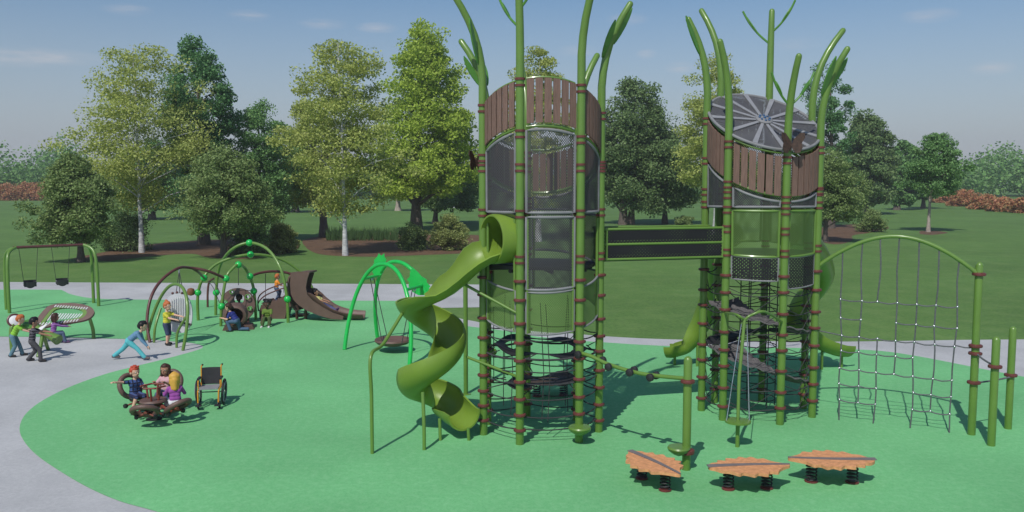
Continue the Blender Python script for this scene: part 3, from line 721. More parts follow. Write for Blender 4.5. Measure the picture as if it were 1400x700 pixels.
# ------------------------------------------------------------------ bridge
A = D(827, 330, 15.95); B = D(990, 330, 16.55); A.z = B.z = 0
bl = (B - A).length; brz = math.atan2(B.y - A.y, B.x - A.x)
BR = thing('bridge', 'black punched-panel bridge with green rails between the two towers', 'bridge', (A.x, A.y, 3.2), brz)
for yy in (0, .62):
    for z0_, z1_ in ((.04, .27), (.32, .55)):
        MB().box((bl / 2, yy, (z0_ + z1_) / 2), (bl - .06, .03, z1_ - z0_)).build('side_panel', M['bperf'], BR, smooth=False)
    for z in (.015, .295, .575): MB().tube([(0, yy, z), (bl, yy, z)], .026, 10, dome=True).build('rail', M['post'], BR)
    for x in (.03, bl - .03): MB().tube([(x, yy, 0), (x, yy, .6)], .03, 10).build('end_post', M['post'], BR)
MB().box((bl / 2, .31, -.01), (bl, .58, .03)).build('walkway', M['black'], BR, smooth=False)

# ------------------------------------------------------------------ slides
def chute(r, th, a, a2=None):
    a2 = a if a2 is None else a2
    n = 18; o = [(r * math.sin(R_(t)), r - r * math.cos(R_(t))) for t in np.linspace(-a, a2, n)]
    i = [((r - th) * math.sin(R_(t)), r - (r - th) * math.cos(R_(t))) for t in np.linspace(a2, -a, n)]
    # a rolled lip along both edges
    return o + i
cx, cy, RS = (588 - 700) / FPX * 15.75, 15.75, .45
Pm = D(673, 327, 15.22); din = V((.86, .51, 0)).normalized(); fl0 = Pm - V((0, 0, .40))
path = [fl0 + din * .3, fl0 + din * .05, fl0 - din * .12 + V((-.05, 0, -.05)), D(636, 393, 15.15), D(608, 413, 15.25)]
ups = [V((0, 0, 1))] * 5
for k in range(0, 43):
    ph = -62 + 14 * k
    if ph > 520: break
    z = 2.14 - max(ph, -60) / 360 * 1.5 if ph < 360 else .64 - (ph - 360) / 180 * .45
    q = V((cx - RS * math.cos(R_(ph)), cy + RS * math.sin(R_(ph)), z)); path.append(q)
    inward = V((cx - q.x, cy - q.y, 0)).normalized(); ups.append((V((0, 0, 1)) + inward * .42).normalized())
path += [V((cx + RS * 1.0, cy - .1, .2)), V((cx + RS * 1.15, cy - .32, .17)), V((cx + RS * 1.4, cy - .5, .17))]; ups += [V((-.2, .1, 1)), V((0, 0, 1)), V((0, 0, 1))]
SL = thing('spiral_slide', 'green open spiral slide winding down the left side of the taller tower', 'slide', (cx, cy, 0))
og = V((cx, cy, 0))
pth, up2 = [], []
for i in range(len(path) - 1):
    for t in (0, .5): pth.append(path[i].lerp(path[i + 1], t)); up2.append(ups[i].lerp(ups[i + 1], t))
pth.append(path[-1]); up2.append(ups[-1])
for _ in range(3):
    pth = [pth[0]] + [(pth[i - 1] + pth[i] * 2 + pth[i + 1]) / 4 for i in range(1, len(pth) - 1)] + [pth[-1]]
def sprof(t):
    k = lambda pts: float(np.interp(t, [p[0] for p in pts], [p[1] for p in pts]))
    near = k([(0, 60), (.03, 55), (.07, 48), (.16, 50), (.23, 100), (1, 98)])
    far = k([(0, 75), (.04, 100), (.1, 100), (.3, 96), (1, 92)])
    return chute(k([(0, .40), (.03, .39), (.10, .35), (1, .32)]), .03, near, far)
MB().sweep(sprof, pth, up2).build('chute', M['slide'], SL, og, angle=50)
i0 = 0
ringp = D(672, 328, 15.31)
def pipe(name, pts, r, par, org, mat='post', dome=False): return MB().tube(spline(pts, 6), r, 10, dome=dome).build(name, M[mat], par, org)
b1 = G(509, 620); pipe('support_post', [b1, b1 + V((0, 0, 1.0)), b1 + V((.0, 0, 1.7)), D(524, 470, 15.1), D(552, 425, 15.68)], .032, SL, og)
b1 = G(580, 615); pipe('support_post', [b1, b1 + V((0, 0, .4)), D(578, 536, b1.y + .1)], .032, SL, og)
b1 = G(602, 602); pipe('support_post', [b1, D(601, 572, b1.y + .05)], .03, SL, og)
b1 = G(641, 602); pipe('support_post', [b1, D(640, 585, b1.y)], .03, SL, og)
pipe('brace', [D(628, 385, 15.35), CL + pol(RT, angL[3], 2.33)], .026, SL, og)
pipe('brace', [D(638, 488, 15.7), D(690, 508, 15.3), CL + pol(RT, angL[3], 1.2)], .026, SL, og)
MB().lathe(Pm, [(.385, .40), (.395, .02), (.405, -.02), (.435, -.02), (.445, .02), (.435, .40)], 40, axis=din).build('hood', M['slide'], SL, og)
bp = G(637, 539)
sp = thing('support_pole', 'thin plain green pole standing just behind and left of the taller tower', 'pole', bp)
MB().tube([bp + V((0, 0, z)) for z in (0, 1, 2, 2.78)], .05, 12, dome=True).build('pole', M['post'], sp, bp)
MB().lathe(bp, [(.11, 0), (.11, .012), (.06, .02)], 16).build('base_plate', M['post'], sp, bp)

def back_slide(label, pts, legs):
    p = spline([D(*q) for q in pts], 7); o0 = V((p[-1].x, p[-1].y, 0))
    s = thing('curved_slide', label, 'slide', o0)
    n = len(p)
    MB().sweep(lambda t: chute(.27, .03, 165 if t < .3 else max(100, 165 - 65 * (t - .3) / .2)), p, [V((0, 0, 1))] * n).build('chute', M['slide'], s, o0, angle=50)
    for i in legs: MB().tube([V((p[i].x, p[i].y, 0)), p[i]], .035, 8).build('support_post', M['post'], s, o0)
back_slide('green slide curving out behind the roofed tower to the right, beside the arched net', [(1075, 338, 18.3), (1106, 352, 19.2), (1124, 392, 20.4), (1103, 432, 21), (1092, 452, 20.9), (1112, 474, 21), (1140, 486, 21.2), (1156, 488, 21.4)], [38, 46])
back_slide('green slide coming out behind the roofed tower to the left, under the bridge end', [(1000, 338, 18.4), (985, 352, 19.4), (978, 400, 20.4), (966, 447, 21.2), (948, 478, 21.5), (925, 488, 21.6), (913, 489, 21.7)], [26, 36])

# ------------------------------------------------------------------ posts, beam, nets
def ground_post(label, px, py, ptop, r=.072, clamps=(), name='steel_post', cat='post'):
    p = G(px, py); Hh = D(px, ptop, p.y).z; s = thing(name, label, cat, p)
    MB().tube([p + V((0, 0, z)) for z in np.linspace(-.02, Hh - r, 5)], r, 14, dome=True).build('pole', M['post'], s, p)
    for z in clamps: MB().lathe(p + V((0, 0, z)), [(r, -.035), (r + .045, -.022), (r + .05, 0), (r + .045, .022), (r, .035)], 16).build('clamp', M['red'], s, p)
    return s, p, Hh
s, p938, h938 = ground_post('green post with a saucer step near its foot in front of the two towers', 938, 642, 487, .068, (1.46,))
MB().lathe(p938 + V((-.13, -.03, .34)), [(.02, -.10), (.09, -.07), (.17, -.01), (.185, .03), (.17, .055), (.02, .06)], 24).build('saucer_step', M['post'], s, p938)
MB().lathe(p938 + V((.0, -.02, .31)), [(.07, -.05), (.125, -.03), (.13, 0), (.125, .03), (.07, .05)], 16).build('clamp', M['red'], s, p938)
a = CL + pol(RT, angL[4], 1.62); b = p938 + V((0, 0, 1.5)); dv = b - a
BM = thing('knob_beam', 'sloping green overhead pipe with black knobs from the taller tower to the saucer post', 'climbing beam', (a.x, a.y, 0))
MB().tube(spline([a, a + dv * .12 + V((0, 0, -.01)), a + dv * .3 + V((0, 0, -.08)), a + dv * .6 + V((0, 0, -.1)), b], 6), .034, 10).build('beam', M['post'], BM, (a.x, a.y, 0))
sd_ = V((-dv.y, dv.x, 0)).normalized()
for t, sg in ((.02, -1), (.2, 1), (.32, -1), (.5, 1), (.52, -1), (.70, 1), (.705, -1)):
    c = a + dv * t + sd_ * sg * .1 + V((0, 0, -.1 * min(1, t * 3)))
    k = MB().lathe(c, [(.035, -.04), (.066, -.025), (.066, .025), (.035, .04)], 14, axis=sd_).build('knob', M['black'], BM, (a.x, a.y, 0))
    MB().tube([c, c - sd_ * sg * .1], .015, 6).build('knob_stem', M['post'], k, None)
    k.children[0].data.transform(Matrix.Translation((-a.x, -a.y, 0))); k.children[0].location = (0, 0, 0)
# arched net
s, pN, hN = ground_post('tallest of the three green posts at the right, holding the end of the arched net', 1328, 594, 358, .07, (1.52, 1.66, .98, 2.98))
a = CR + pol(RT + .05, angR[4], 3.02); b = pN + V((-.05, 0, 3.0)); dv = b - a
NT = thing('arched_net', 'hanging rope net under a green arched pipe, right of the roofed tower', 'climbing net', (a.x, a.y, 0))
o0 = V((a.x, a.y, 0))
AR = lambda t: a + dv * t + V((0, 0, .62 * math.sin(math.pi * min(1, max(0, t))) ** .9 - .0))
MB().tube([AR(i / 30) for i in range(31)], .04, 12).build('arch_pipe', M['post'], NT, o0)
ux = [.155, .285, .40, .52, .645, .77, .895]
zl = {'h1': 2.38, 'h2': 2.02, 'h3': 1.68, 'h4': 1.38, 'h5': 1.03, 'h6': .72, 'h7': .40, 'g': .0}
def NP(u, z):
    i = int(min(5, max(0, math.floor(u)))); t = ux[i] + (ux[i + 1] - ux[i]) * (u - i)
    sq = 1 - .04 * (1 - min(1, z / 2.6)); q = a + dv * (.5 + (t - .5) * sq); return V((q.x + .012 * math.sin(9 * u + 5 * z), q.y + .03 * math.sin(4 * u + 3 * z), z))
def vrope(i, zt, zb):
    top = AR(ux[i]) if zt == 't' else None
    z1 = top.z if top else zl[zt]; pts = [NP(i, z) for z in np.linspace(z1, zl[zb], 9)]
    if top: pts[0] = top
    MB().tube(pts, .0135, 7).build('rope', M['steelrope'], NT, o0)
for i, t_, b_ in ((0, 't', 'g'), (1, 't', 'h7'), (2, 't', 'h1'), (2, 'h3', 'g'), (3, 't', 'h5'), (4, 't', 'g'), (5, 't', 'h7'), (6, 't', 'g')): vrope(i, t_, b_)
joints = []
for h, u0, u1 in (('h1', 0, 6), ('h2', 0, 1), ('h2', 3, 6), ('h3', 0, 6), ('h4', 0, 4), ('h5', 0, 6), ('h6', 0, 2), ('h6', 4, 6), ('h7', 0, 2), ('h7', 4, 6)):
    n = (u1 - u0) * 4; z = zl[h]
    MB().tube([NP(u0 + (u1 - u0) * k / n, z - .025 * abs(math.sin(math.pi * (u1 - u0) * k / n)) - (.03 if h != 'h1' else .01) * (u0 + (u1 - u0) * k / n) * .3) for k in range(n + 1)], .0125, 7).build('rope', M['steelrope'], NT, o0)
    for i in range(u0, u1 + 1): joints.append(NP(i, z - (.03 if h != 'h1' else .01) * i * .3))
MB().tube([NP(6, 1.65), NP(6, 1.65).lerp(pN + V((0, 0, 1.62)), .5) - V((0, 0, .02)), pN + V((0, 0, 1.62))], .0125, 7).build('rope', M['steelrope'], NT, o0)
MB().tube([CR + pol(RT, angR[4], 1.75), NP(0, 1.68)], .0125, 7).build('rope', M['steelrope'], NT, o0)
for q in joints: MB().ball(q, .026, 8, 6).build('rope_joint', M['chrome'], NT, o0)
s2, p2, h2 = ground_post('middle short plain green post, the nearest of the three at the right', 1355, 609, 460, .068, (1.42,))
MB().tube(spline([pN + V((-.02, -.06, 1.54)), pN.lerp(p2, .4) + V((0, 0, 1.47)), p2 + V((0, 0, 1.42))], 5), .017, 7).build('tie_rope', M['steelrope'], s2, p2)
s3, p3, h3 = ground_post('short plain green post closest to the right edge of the picture', 1378, 586, 446, .066, (1.03,))
MB().tube(spline([pN + V((.05, 0, .97)), pN.lerp(p3, .6) + V((0, 0, .97)), p3 + V((.02, -.06, 1.02))], 5), .017, 7).build('tie_rope', M['steelrope'], s3, p3)
# standing spinner hung in front of the roofed tower
pS = G(1008, 611)
SS = thing('standing_spinner', 'green pole spinner with a small round foot plate in front of the roofed tower', 'spinner', pS)
MB().tube([pS, pS + V((0, 0, .42))], .036, 10).build('base_post', M['post'], SS, pS)
MB().lathe(pS + V((0, 0, .46)), [(.2, -.02), (.225, -.015), (.225, .015), (.2, .02)], 28).build('foot_plate', M['post'], SS, pS)
top = D(1018, 436, pS.y + .35)
MB().tube([pS + V((0, 0, .4)), pS + V((.03, .1, 1.2)), top], .03, 10).build('pole', M['post'], SS, pS)
pipe('hanger', [CR + pol(RT, angR[2], 2.12), top + V((-.14, .06, .07)), top + V((0, 0, -.02))], .024, SS, pS); pipe('hanger', [top + V((0, 0, -.02)), top + V((.12, .0, .07)), top + V((.4, .12, .11)), CR + pol(RT, angR[3], 1.98)], .024, SS, pS)
for sg in (-1, 1): MB().tube([pS + V((sg * .2, 0, .47)), top + V((sg * .05, .02, -.1))], .008, 6).build('stay_cable', M['chrome'], SS, pS)

# ------------------------------------------------------------------ leaf boards on springs
OUT = [(-.72, .03), (-.62, .10), (-.5, .115), (-.46, .18), (-.32, .16), (-.27, .235), (-.1, .21), (0, .27), (.1, .225), (.22, .26), (.3, .19), (.42, .20), (.5, .12), (.64, .06), (.76, .02),
       (.76, -.02), (.62, -.07), (.5, -.13), (.42, -.2), (.28, -.18), (.2, -.26), (.05, -.22), (-.05, -.27), (-.2, -.2), (-.3, -.23), (-.42, -.15), (-.55, -.13), (-.63, -.07), (-.72, -.03)]
def leaf_board():
    r = thing('leaf_board', '', 'spring rider')
    bd = MB().prism([(p.x * .84, p.y * 1.55) for p in spline([V((x, y, 0)) for x, y in OUT], 3, True)], .045, (0, 0, .34), (1, 0, 0), (0, 1, 0)).build('leaf_top', M['orange'], r, smooth=False)
    MB().sheet(lambda u, v: V((-.63 + 1.28 * u, .034 * (2 * v - 1) * (1.5 - u) + .03 * math.sin(3 * u), .371)), 12, 1, .014).build('midrib', M['rib'], bd, smooth=False)
    for x in (-.3, .3):
        sp_ = MB().tube([V((x + .075 * math.cos(t), .075 * math.sin(t), .03 + .265 * t / (5 * 2 * math.pi))) for t in np.linspace(0, 10 * math.pi, 80)], .0125, 7).build('spring', M['black'], r)
        MB().lathe((x, 0, .0), [(.10, 0), (.10, .018), (.07, .03)], 18).build('spring_base', M['red'], sp_)
        MB().box((x, 0, .305), (.2, .14, .025)).build('bracket', M['black'], bd)
    return r
lb = leaf_board(); grp = 'orange leaf boards on springs'
spots = [((893, 662), -62, 'orange leaf board beside the saucer post, its dark rib running towards the viewer', .98), ((1022, 668), 4, 'middle of the three orange leaf boards in front of the roofed tower', 1.0),
         ((1137, 659), 176, 'orange leaf board furthest right in front of the arched net', 1.04), ((752, 541), 10, 'orange leaf board seen through the ropes under the taller tower', .98)]
for i, (q, rz, lab, sc) in enumerate(spots):
    o = lb if i == 0 else copy_tree(lb)
    o.location = G(*q); o.rotation_euler = (0, 0, R_(rz)); o.scale = (sc, sc, sc); o['label'] = lab; o['group'] = grp
# ------------------------------------------------------------------ two-seat swing set
fl, fr = G(13, 428), G(135, 418.5)
u = (fr - fl).normalized(); pv = V((-u.y, u.x, 0)); mid0 = fl + pv * .5
SW = thing('swing_set', 'green-legged swing set with brown top bar at the left edge, two black seats', 'swing set', mid0)
b0 = fl + pv * .5; b1 = fr + pv * .5; SH_ = 2.27
for e, sg in ((b0, -1), (b1, 1)):
    for q in (-1, 1):
        f = e + pv * q * .5
        MB().tube(spline([f, f + V((0, 0, .9)) , f + V((0, 0, 1.75)) - pv * q * .06 - u * sg * .02, e + pv * q * .26 + V((0, 0, 2.12)) - u * sg * .1, e + V((0, 0, SH_)) - u * sg * .34], 6), .058, 12).build('leg', M['post'], SW, mid0)
MB().tube([b0 + u * .25 + V((0, 0, SH_)), b1 - u * .25 + V((0, 0, SH_))], .052, 12).build('top_bar', M['brownpipe'], SW, mid0)
def swing():
    r = thing('swing', '', 'swing')
    sv = [(-.2, .0, .1), (-.14, 0, .0), (0, 0, -.03), (.14, 0, .0), (.2, 0, .1)]
    MB().sheet(lambda a, b: (lambda p: V((p.x, (b - .5) * .2, p.z)))(V((-.19 + .38 * a, 0, .12 * (2 * a - 1) ** 2))), 12, 2, .03).build('seat', M['black'], r)
    MB().sheet(lambda a, b: V((.19 * math.cos(math.pi * a), .1 + .07 * math.sin(math.pi * a), .06 + .2 * b)), 14, 2, .02).build('back', M['black'], r)
    MB().sheet(lambda a, b: V((.19 * math.cos(math.pi * a), -.1 - .03 * math.sin(math.pi * a), .04 + .17 * b)), 14, 2, .02).build('front', M['black'], r)
    for sg in (-1, 1):
        MB().tube([V((sg * .19, 0, .14)), V((sg * .30, 0, 1.45))], .009, 6).build('chain', M['rope'], r)
        MB().ball((sg * .19, -.02, .18), .03, 8, 6).build('buckle', M['grey'], r)
    return r
sw = swing()
for i, (px, lab) in enumerate(((44, 'black bucket swing hanging nearer the left end of the brown bar'), (88, 'black bucket swing hanging nearer the right end of the brown bar'))):
    t = (px - 13) / (135 - 13) ; p = b0.lerp(b1, t)
    o = sw if i == 0 else copy_tree(sw); o.location = V((p.x, p.y, .80)); o.rotation_euler = (0, 0, math.atan2(u.y, u.x)); o['label'] = lab; o['group'] = 'bucket swings'

# ------------------------------------------------------------------ slatted leaf table
P0 = G(92, 466); sc = P0.y / FPX
LT = thing('slatted_leaf', 'brown-rimmed slanted leaf panel with white bars on curved legs beside the paving', 'play panel', P0)
pxs = [(53, 447), (56, 430), (61, 421), (70, 418), (84, 417), (101, 418), (118, 422), (126, 428), (125, 434), (118, 438), (100, 441), (84, 443), (68, 446)]
ctr = D(90, 432, P0.y)
ux_, uy_ = V((1, 0.08, 0)).normalized(), V((0, .72, .69)).normalized()
def lt(px, py): 
    q = D(px, py, P0.y) - ctr; return ctr + ux_ * q.x + uy_ * q.z * 1.42
ol = spline([lt(*q) for q in pxs], 5, True)
rim = MB()
cc = sum(ol, V()) / len(ol)
inn = [cc + (p - cc) * .74 + uy_ * .0 for p in ol]; inn2 = [cc + (p - cc) * .60 for p in ol]
nz_ = ux_.cross(uy_).normalized()
def ring_plate(A, B, th):
    n = len(A); mb = MB(); vs = [p - nz_ * th for p in A] + [p - nz_ * th for p in B] + [p + nz_ * th for p in A] + [p + nz_ * th for p in B]; fs = []
    for i in range(n):
        j = (i + 1) % n; fs += [(i, j, n + j, n + i), (2 * n + i, 3 * n + i, 3 * n + j, 2 * n + j), (i, 2 * n + i, 2 * n + j, j), (n + i, n + j, 3 * n + j, 3 * n + i)]
    return mb.add(vs, fs)
ring_plate(ol, inn, .035).build('rim', M['brown'], LT, P0)
ring_plate(inn, inn2, .028).build('inner_ring', M['post'], LT, P0)
for k in range(15):
    x = 63 + k * 3.6
    MB().tube([lt(x + 1.2, 428.5 + k * .1), lt(x - 1.5, 438 - k * .25)], .018, 7).build('bar', M['white'], LT, P0)
for k in range(13):
    x = 71 + k * 3.6; MB().tube([lt(x + .8, 419.6 + k * .28) - nz_ * -.04, lt(x - .6, 422.2 + k * .28) - nz_ * -.04], .016, 6).build('bar', M['white'], LT, P0)
    x = 62 + k * 3.9; MB().tube([lt(x + .8, 441 - k * .35) - nz_ * -.04, lt(x - .6, 444 - k * .35) - nz_ * -.04], .016, 6).build('bar', M['white'], LT, P0)
g1 = G(128, 463); MB().tube(spline([g1, D(127, 450, g1.y + .05), lt(122, 434)], 6), .05, 10).build('leg', M['post'], LT, P0)
g1 = G(62, 467) + V((0, .3, 0)); MB().tube(spline([g1, D(60, 455, g1.y), lt(64, 442)], 6), .05, 10).build('leg', M['post'], LT, P0)

# ------------------------------------------------------------------ horn chime and disc drum
P1 = G(58, 484)
HC = thing('horn_chime', 'green horn-shaped chime with white bars on splayed legs beside the two boys', 'musical play piece', P1)
h0, h1_ = D(42, 443, P1.y + .05), D(80, 465, P1.y - .25); hd = (h1_ - h0)
MB().lathe(h0, [(.07, 0), (.08, hd.length * .3), (.10, hd.length * .7), (.14, hd.length), (.12, hd.length + .01), (.02, hd.length - .02)], 22, axis=hd).build('horn', M['post'], HC, P1)
MB().lathe(h0 + V((.0, 0, -.02)), [(.02, -.16), (.17, -.12), (.22, 0), (.17, .08), (.02, .1)], 22, axis=(.3, -.2, 1)).build('bowl', M['leafgreen'], HC, P1)
for k in range(6):
    q = D(49 + 1.9 * k, 454 - .9 * k, P1.y - .28); MB().tube([q + V((-.05, .0, -.04)), q + V((.12, .04, .13))], .016, 7).build('bar', M['white'], HC, P1)
for gx_, gy_ in ((52, 488), (66, 478)):
    g1 = G(gx_, gy_); MB().tube(spline([g1, g1.lerp(h0.lerp(h1_, .45), .5) + V((0, 0, -.05)), h0.lerp(h1_, .45)], 5), .05, 10).build('leg', M['post'], HC, P1)
P2 = G(17, 481)
DR = thing('disc_drum', 'white round drum head on a green post behind the boy in lime green', 'drum', P2)
dc = D(20, 438, P2.y + .1)
MB().tube(spline([P2, P2 + V((0, 0, .6)), dc + V((0, .05, -.05))], 5), .06, 10).build('post', M['post'], DR, P2)
MB().torus(dc, .165, .03, (.55, -.75, .35), 28, 8).build('rim', M['brownpipe'], DR, P2)
MB().lathe(dc, [(.155, -.012), (.16, 0), (.12, .022), (.01, .03)], 28, axis=V((.55, -.75, .35))).build('drum_head', M['white'], DR, P2)

# ------------------------------------------------------------------ harp arch with grey panel, net under the brown pipe
P3 = G(230, 474)
HA = thing('harp_arch', 'green arched frame holding a pale grey oval panel of tubes, beside the girl in yellow', 'musical play piece', P3)
a, b = G(200, 465), G(250, 479)
MB().tube(arch(a, b, 1.72, (.35, .2, 0), 28, 2.2), .045, 12).build('frame', M['post'], HA, P3)
for q, t in (((211, 469), .28), ((242, 476), .8)):
    g1 = G(*q); r_ = arch(a, b, 1.72, (.35, .2, 0), 28, 2.2)[int(28 * t)]; MB().tube(spline([g1 + V((-.05, .1, 0)), g1 + V((0, .1, .45)), V((r_.x, r_.y, min(r_.z, .95)))], 6), .036, 10).build('brace', M['post'], HA, P3)
Yh = (a.y + b.y) / 2 + .35
M['panelgrey'] = pmat('pale_grey_panel', (.52, .53, .56), .5, var=.06)
hp = [D(x, y, Yh) for x, y in ((229, 446), (226, 425), (229, 409), (238, 402), (250, 402), (259, 410), (263, 425), (262, 442), (255, 453), (243, 455), (234, 452))]
hc = D(245, 428, Yh)
MB().prism([(p.x - hc.x, p.z - hc.z) for p in spline(hp, 4, True)], .05, hc, (1, 0, 0), (0, 0, 1)).build('panel', M['panelgrey'], HA, P3)
for k in range(10):
    x = 231 + k * 3; top = 406 + .05 * (x - 245) ** 2 * .6
    MB().tube([D(x, top, Yh - .07), D(x, 428 + 10 * math.sin(k * .35), Yh - .07)], .013, 8).build('tube', M['white'], HA, P3)
MB().tube([D(228, 436, Yh - .09), D(262, 444, Yh - .09)], .03, 8).build('rail', M['black'], HA, P3)
for x, y in ((236, 401), (242, 400), (249, 401)): MB().ball(D(x, y, Yh), .04, 8, 6).build('knob', M['brownpipe'], HA, P3)
# ------------------------------------------------------------------ ball-jointed arch climber
P4 = G(335, 435); M['copper'] = pmat('copper_brown', (.2, .075, .03), .5)
DC = thing('arch_climber', 'cluster of green and brown arched pipes with bright green ball joints', 'climber', P4)
def parch(pts, r, mat):      # pts: (px, py, distance)
    c = spline([D(*q) if len(q) == 3 else G(*q) for q in pts], 7); MB().tube(c, r, 12).build('arch_pipe', M[mat], DC, P4); return c
def jball(x, y, d, r=.115): MB().ball(D(x, y, d), r, 16, 12).build('ball_joint', M['bright'], DC, P4)
YA0, YA1 = G(295, 431).y, G(394, 441).y
parch([(295, 431), (295.5, 400, YA0), (300, 366, YA0 - .1), (316, 342, (YA0 + YA1) / 2), (341, 332, (YA0 + YA1) / 2), (366, 341, YA1 + .5), (384, 368, YA1 + .1), (392, 405, YA1), (394, 441)], .05, 'post')
YB0, YB1 = G(271, 438).y, G(432, 428).y
parch([(271, 438), (270.5, 405, YB0), (278, 380, YB0), (300, 359, YB0 + .4), (343, 348, (YB0 + YB1) / 2), (385, 355, YB1 - .2), (415, 376, YB1), (430, 402, YB1), (432, 428)], .05, 'post')
YC0, YC1 = G(302, 446).y, G(350, 437).y
parch([(302, 446), (303, 419, YC0), (309, 381, YC0 + .2), (318, 367, YC0 + .4), (326, 362, YC0 + .6), (335, 367, YC1), (343, 382, YC1), (347.5, 400, YC1), (350, 437)], .048, 'post')
for x, y, d in ((341, 332, (YA0 + YA1) / 2 - .03), (393, 409, YA1), (295.5, 400, YA0), (342.5, 348, (YB0 + YB1) / 2 - .03), (279, 380, YB0), (270.5, 400, YB0), (303, 419, YC0), (309, 381, YC0 + .2), (326, 362, YC0 + .6), (347, 398, YC1), (342, 378, YC1)): jball(x, y, d)
YD = G(203, 466).y
parch([(205, 468), (201, 440, YD), (206, 408, YD + .3), (220, 384, YD + .8), (243, 367, YD + 1.4), (262, 366.5, YD + 2), (285, 371, YC0 - .3), (309, 381, YC0 + .2)], .045, 'brownpipe')
parch([(262, 366.5, YD + 2), (271, 372, YD + 2.4), (279, 380, YB0)], .04, 'brownpipe')
parch([(342, 378, YC1), (356, 373, YC1 + .3), (376, 371, YC1 + .6), (396, 374, YC1 + .8), (402, 380, YC1 + .8)], .045, 'brownpipe')
parch([(284, 420), (284, 400, G(284, 420).y), (286, 386, G(284, 420).y), (292, 381, G(284, 420).y - .2)], .04, 'brownpipe')
MB().lathe(D(261, 399, YB0 - .1), [(.02, -.13), (.1, -.1), (.13, 0), (.1, .1), (.02, .13)], 16).build('knob', M['copper'], DC, P4)
MB().tube([D(264, 400, YB0 - .1), D(270, 400, YB0)], .03, 8).build('knob_stem', M['brownpipe'], DC, P4)
for q in ((326, 364, 390), (363, 374, 410), (376, 372, 398), (388, 373, 400)):
    MB().tube([D(q[0], q[1], YC1 + .5), D(q[0], q[2], YC1 + .5)], .011, 6).build('hanging_rope', M['rope'], DC, P4)
for x1 in (239, 246, 253):
    MB().tube([D(245, 371, YD + 1.4), D(x1, 412, YD + 1.0), D(x1 + 1, 436, YD + .9)], .011, 6).build('hanging_rope', M['rope'], DC, P4)
MB().tube([D(245, 368, YD + 1.4), D(245, 375, YD + 1.4)], .03, 8).build('swivel', M['chrome'], DC, P4)
for x0, x1 in ((284, 300), (290, 306)):
    MB().tube(spline([D(x0, 384, YA0), D((x0 + x1) / 2, 394, YA0 - .1), D(x1, 414, YA0 - .2)], 5), .011, 6).build('hanging_rope', M['rope'], DC, P4)
MB().tube(spline([D(303, 419, YC0), D(325, 398, YC0 + .3), D(347, 398, YC1)], 5), .011, 6).build('hanging_rope', M['rope'], DC, P4)

# brown disc with finger holes, on legs
P5 = G(325, 441); Yd = P5.y
DI = thing('disc_climber', 'big round brown climbing disc with holes, standing upright under the smallest green arch', 'climbing disc', P5)
dc = D(325, 417, Yd); rD = 23.5 * Yd / FPX
def disc_with_holes(c, R, th, holes, ax, upv):
    # outline grid with holes cut: polar grid clipped by the holes
    nz = V(ax).normalized(); ux = V(upv).cross(nz).normalized(); uy = nz.cross(ux)
    poly = [[V((R * math.cos(t), R * math.sin(t), 0)) for t in np.linspace(0, 2 * math.pi, 48, endpoint=False)]]
    for hx, hy, hr in holes: poly.append([V((hx + hr * math.cos(-t), hy + hr * math.sin(-t), 0)) for t in np.linspace(0, 2 * math.pi, 18, endpoint=False)])
    flat = [p for q in poly for p in q]; tri = tessellate_polygon(poly); n = len(flat)
    w = lambda p, s: c + ux * p.x + uy * p.y + nz * s * th / 2
    vs = [w(p, -1) for p in flat] + [w(p, 1) for p in flat]; fs = []
    for t in tri:
        a_, b_, c_ = (flat[i] for i in t); t = t if (b_ - a_).cross(c_ - a_).z > 0 else t[::-1]
        fs += [tuple(reversed(t)), tuple(n + i for i in t)]
    o = 0
    for q in poly:
        k = len(q)
        for i in range(k): fs.append((o + i, o + (i + 1) % k, n + o + (i + 1) % k, n + o + i))
        o += k
    return MB().add(vs, fs)
holes = [(-.37, .1, .075), (-.15, .44, .06), (.36, .28, .075), (.42, -.1, .06), (.05, .2, .17), (.15, -.4, .06)]
disc_with_holes(dc, rD, .14, holes, (.12, -1, .12), (0, 0, 1)).build('disc', M['brown'], DI, P5, angle=30)
for hx, hy, hr in holes:
    if hr < .1: MB().torus(dc + V((hx, -.09 - .0 * hy, hy)), hr, .02, (.12, -1, .12), 18, 6).build('grip_ring', M['leafgreen'], DI, P5)
for x in (312, 339): MB().tube([G(x, 441), D(x, 430, Yd + .05)], .05, 10).build('leg', M['brownpipe'], DI, P5)
# crawl tunnel
P6 = G(316, 452)
TN = thing('crawl_tunnel', 'short brown crawl tunnel lying open towards the viewer beside the kneeling boy', 'tunnel', P6)
tc_ = D(316, 433, P6.y); tr_ = 13.5 * P6.y / FPX
MB().lathe(tc_ + V((.1, .05, 0)), [(tr_ * 1.22, .55), (tr_ * 1.25, .15), (tr_ * 1.12, .0), (tr_ * .88, -.03), (tr_ * .78, .05), (tr_ * .78, .55)], 32, axis=(-.25, 1, 0)).build('tube', M['brown'], TN, P6)
MB().prism([(-.48, 0), (-.42, .13), (-.2, .16), (.2, .16), (.42, .13), (.48, 0)], .6, tc_ + V((.12, .35, -tc_.z)), (1, .25, 0), (0, 0, 1)).build('base', M['brown'], TN, P6)

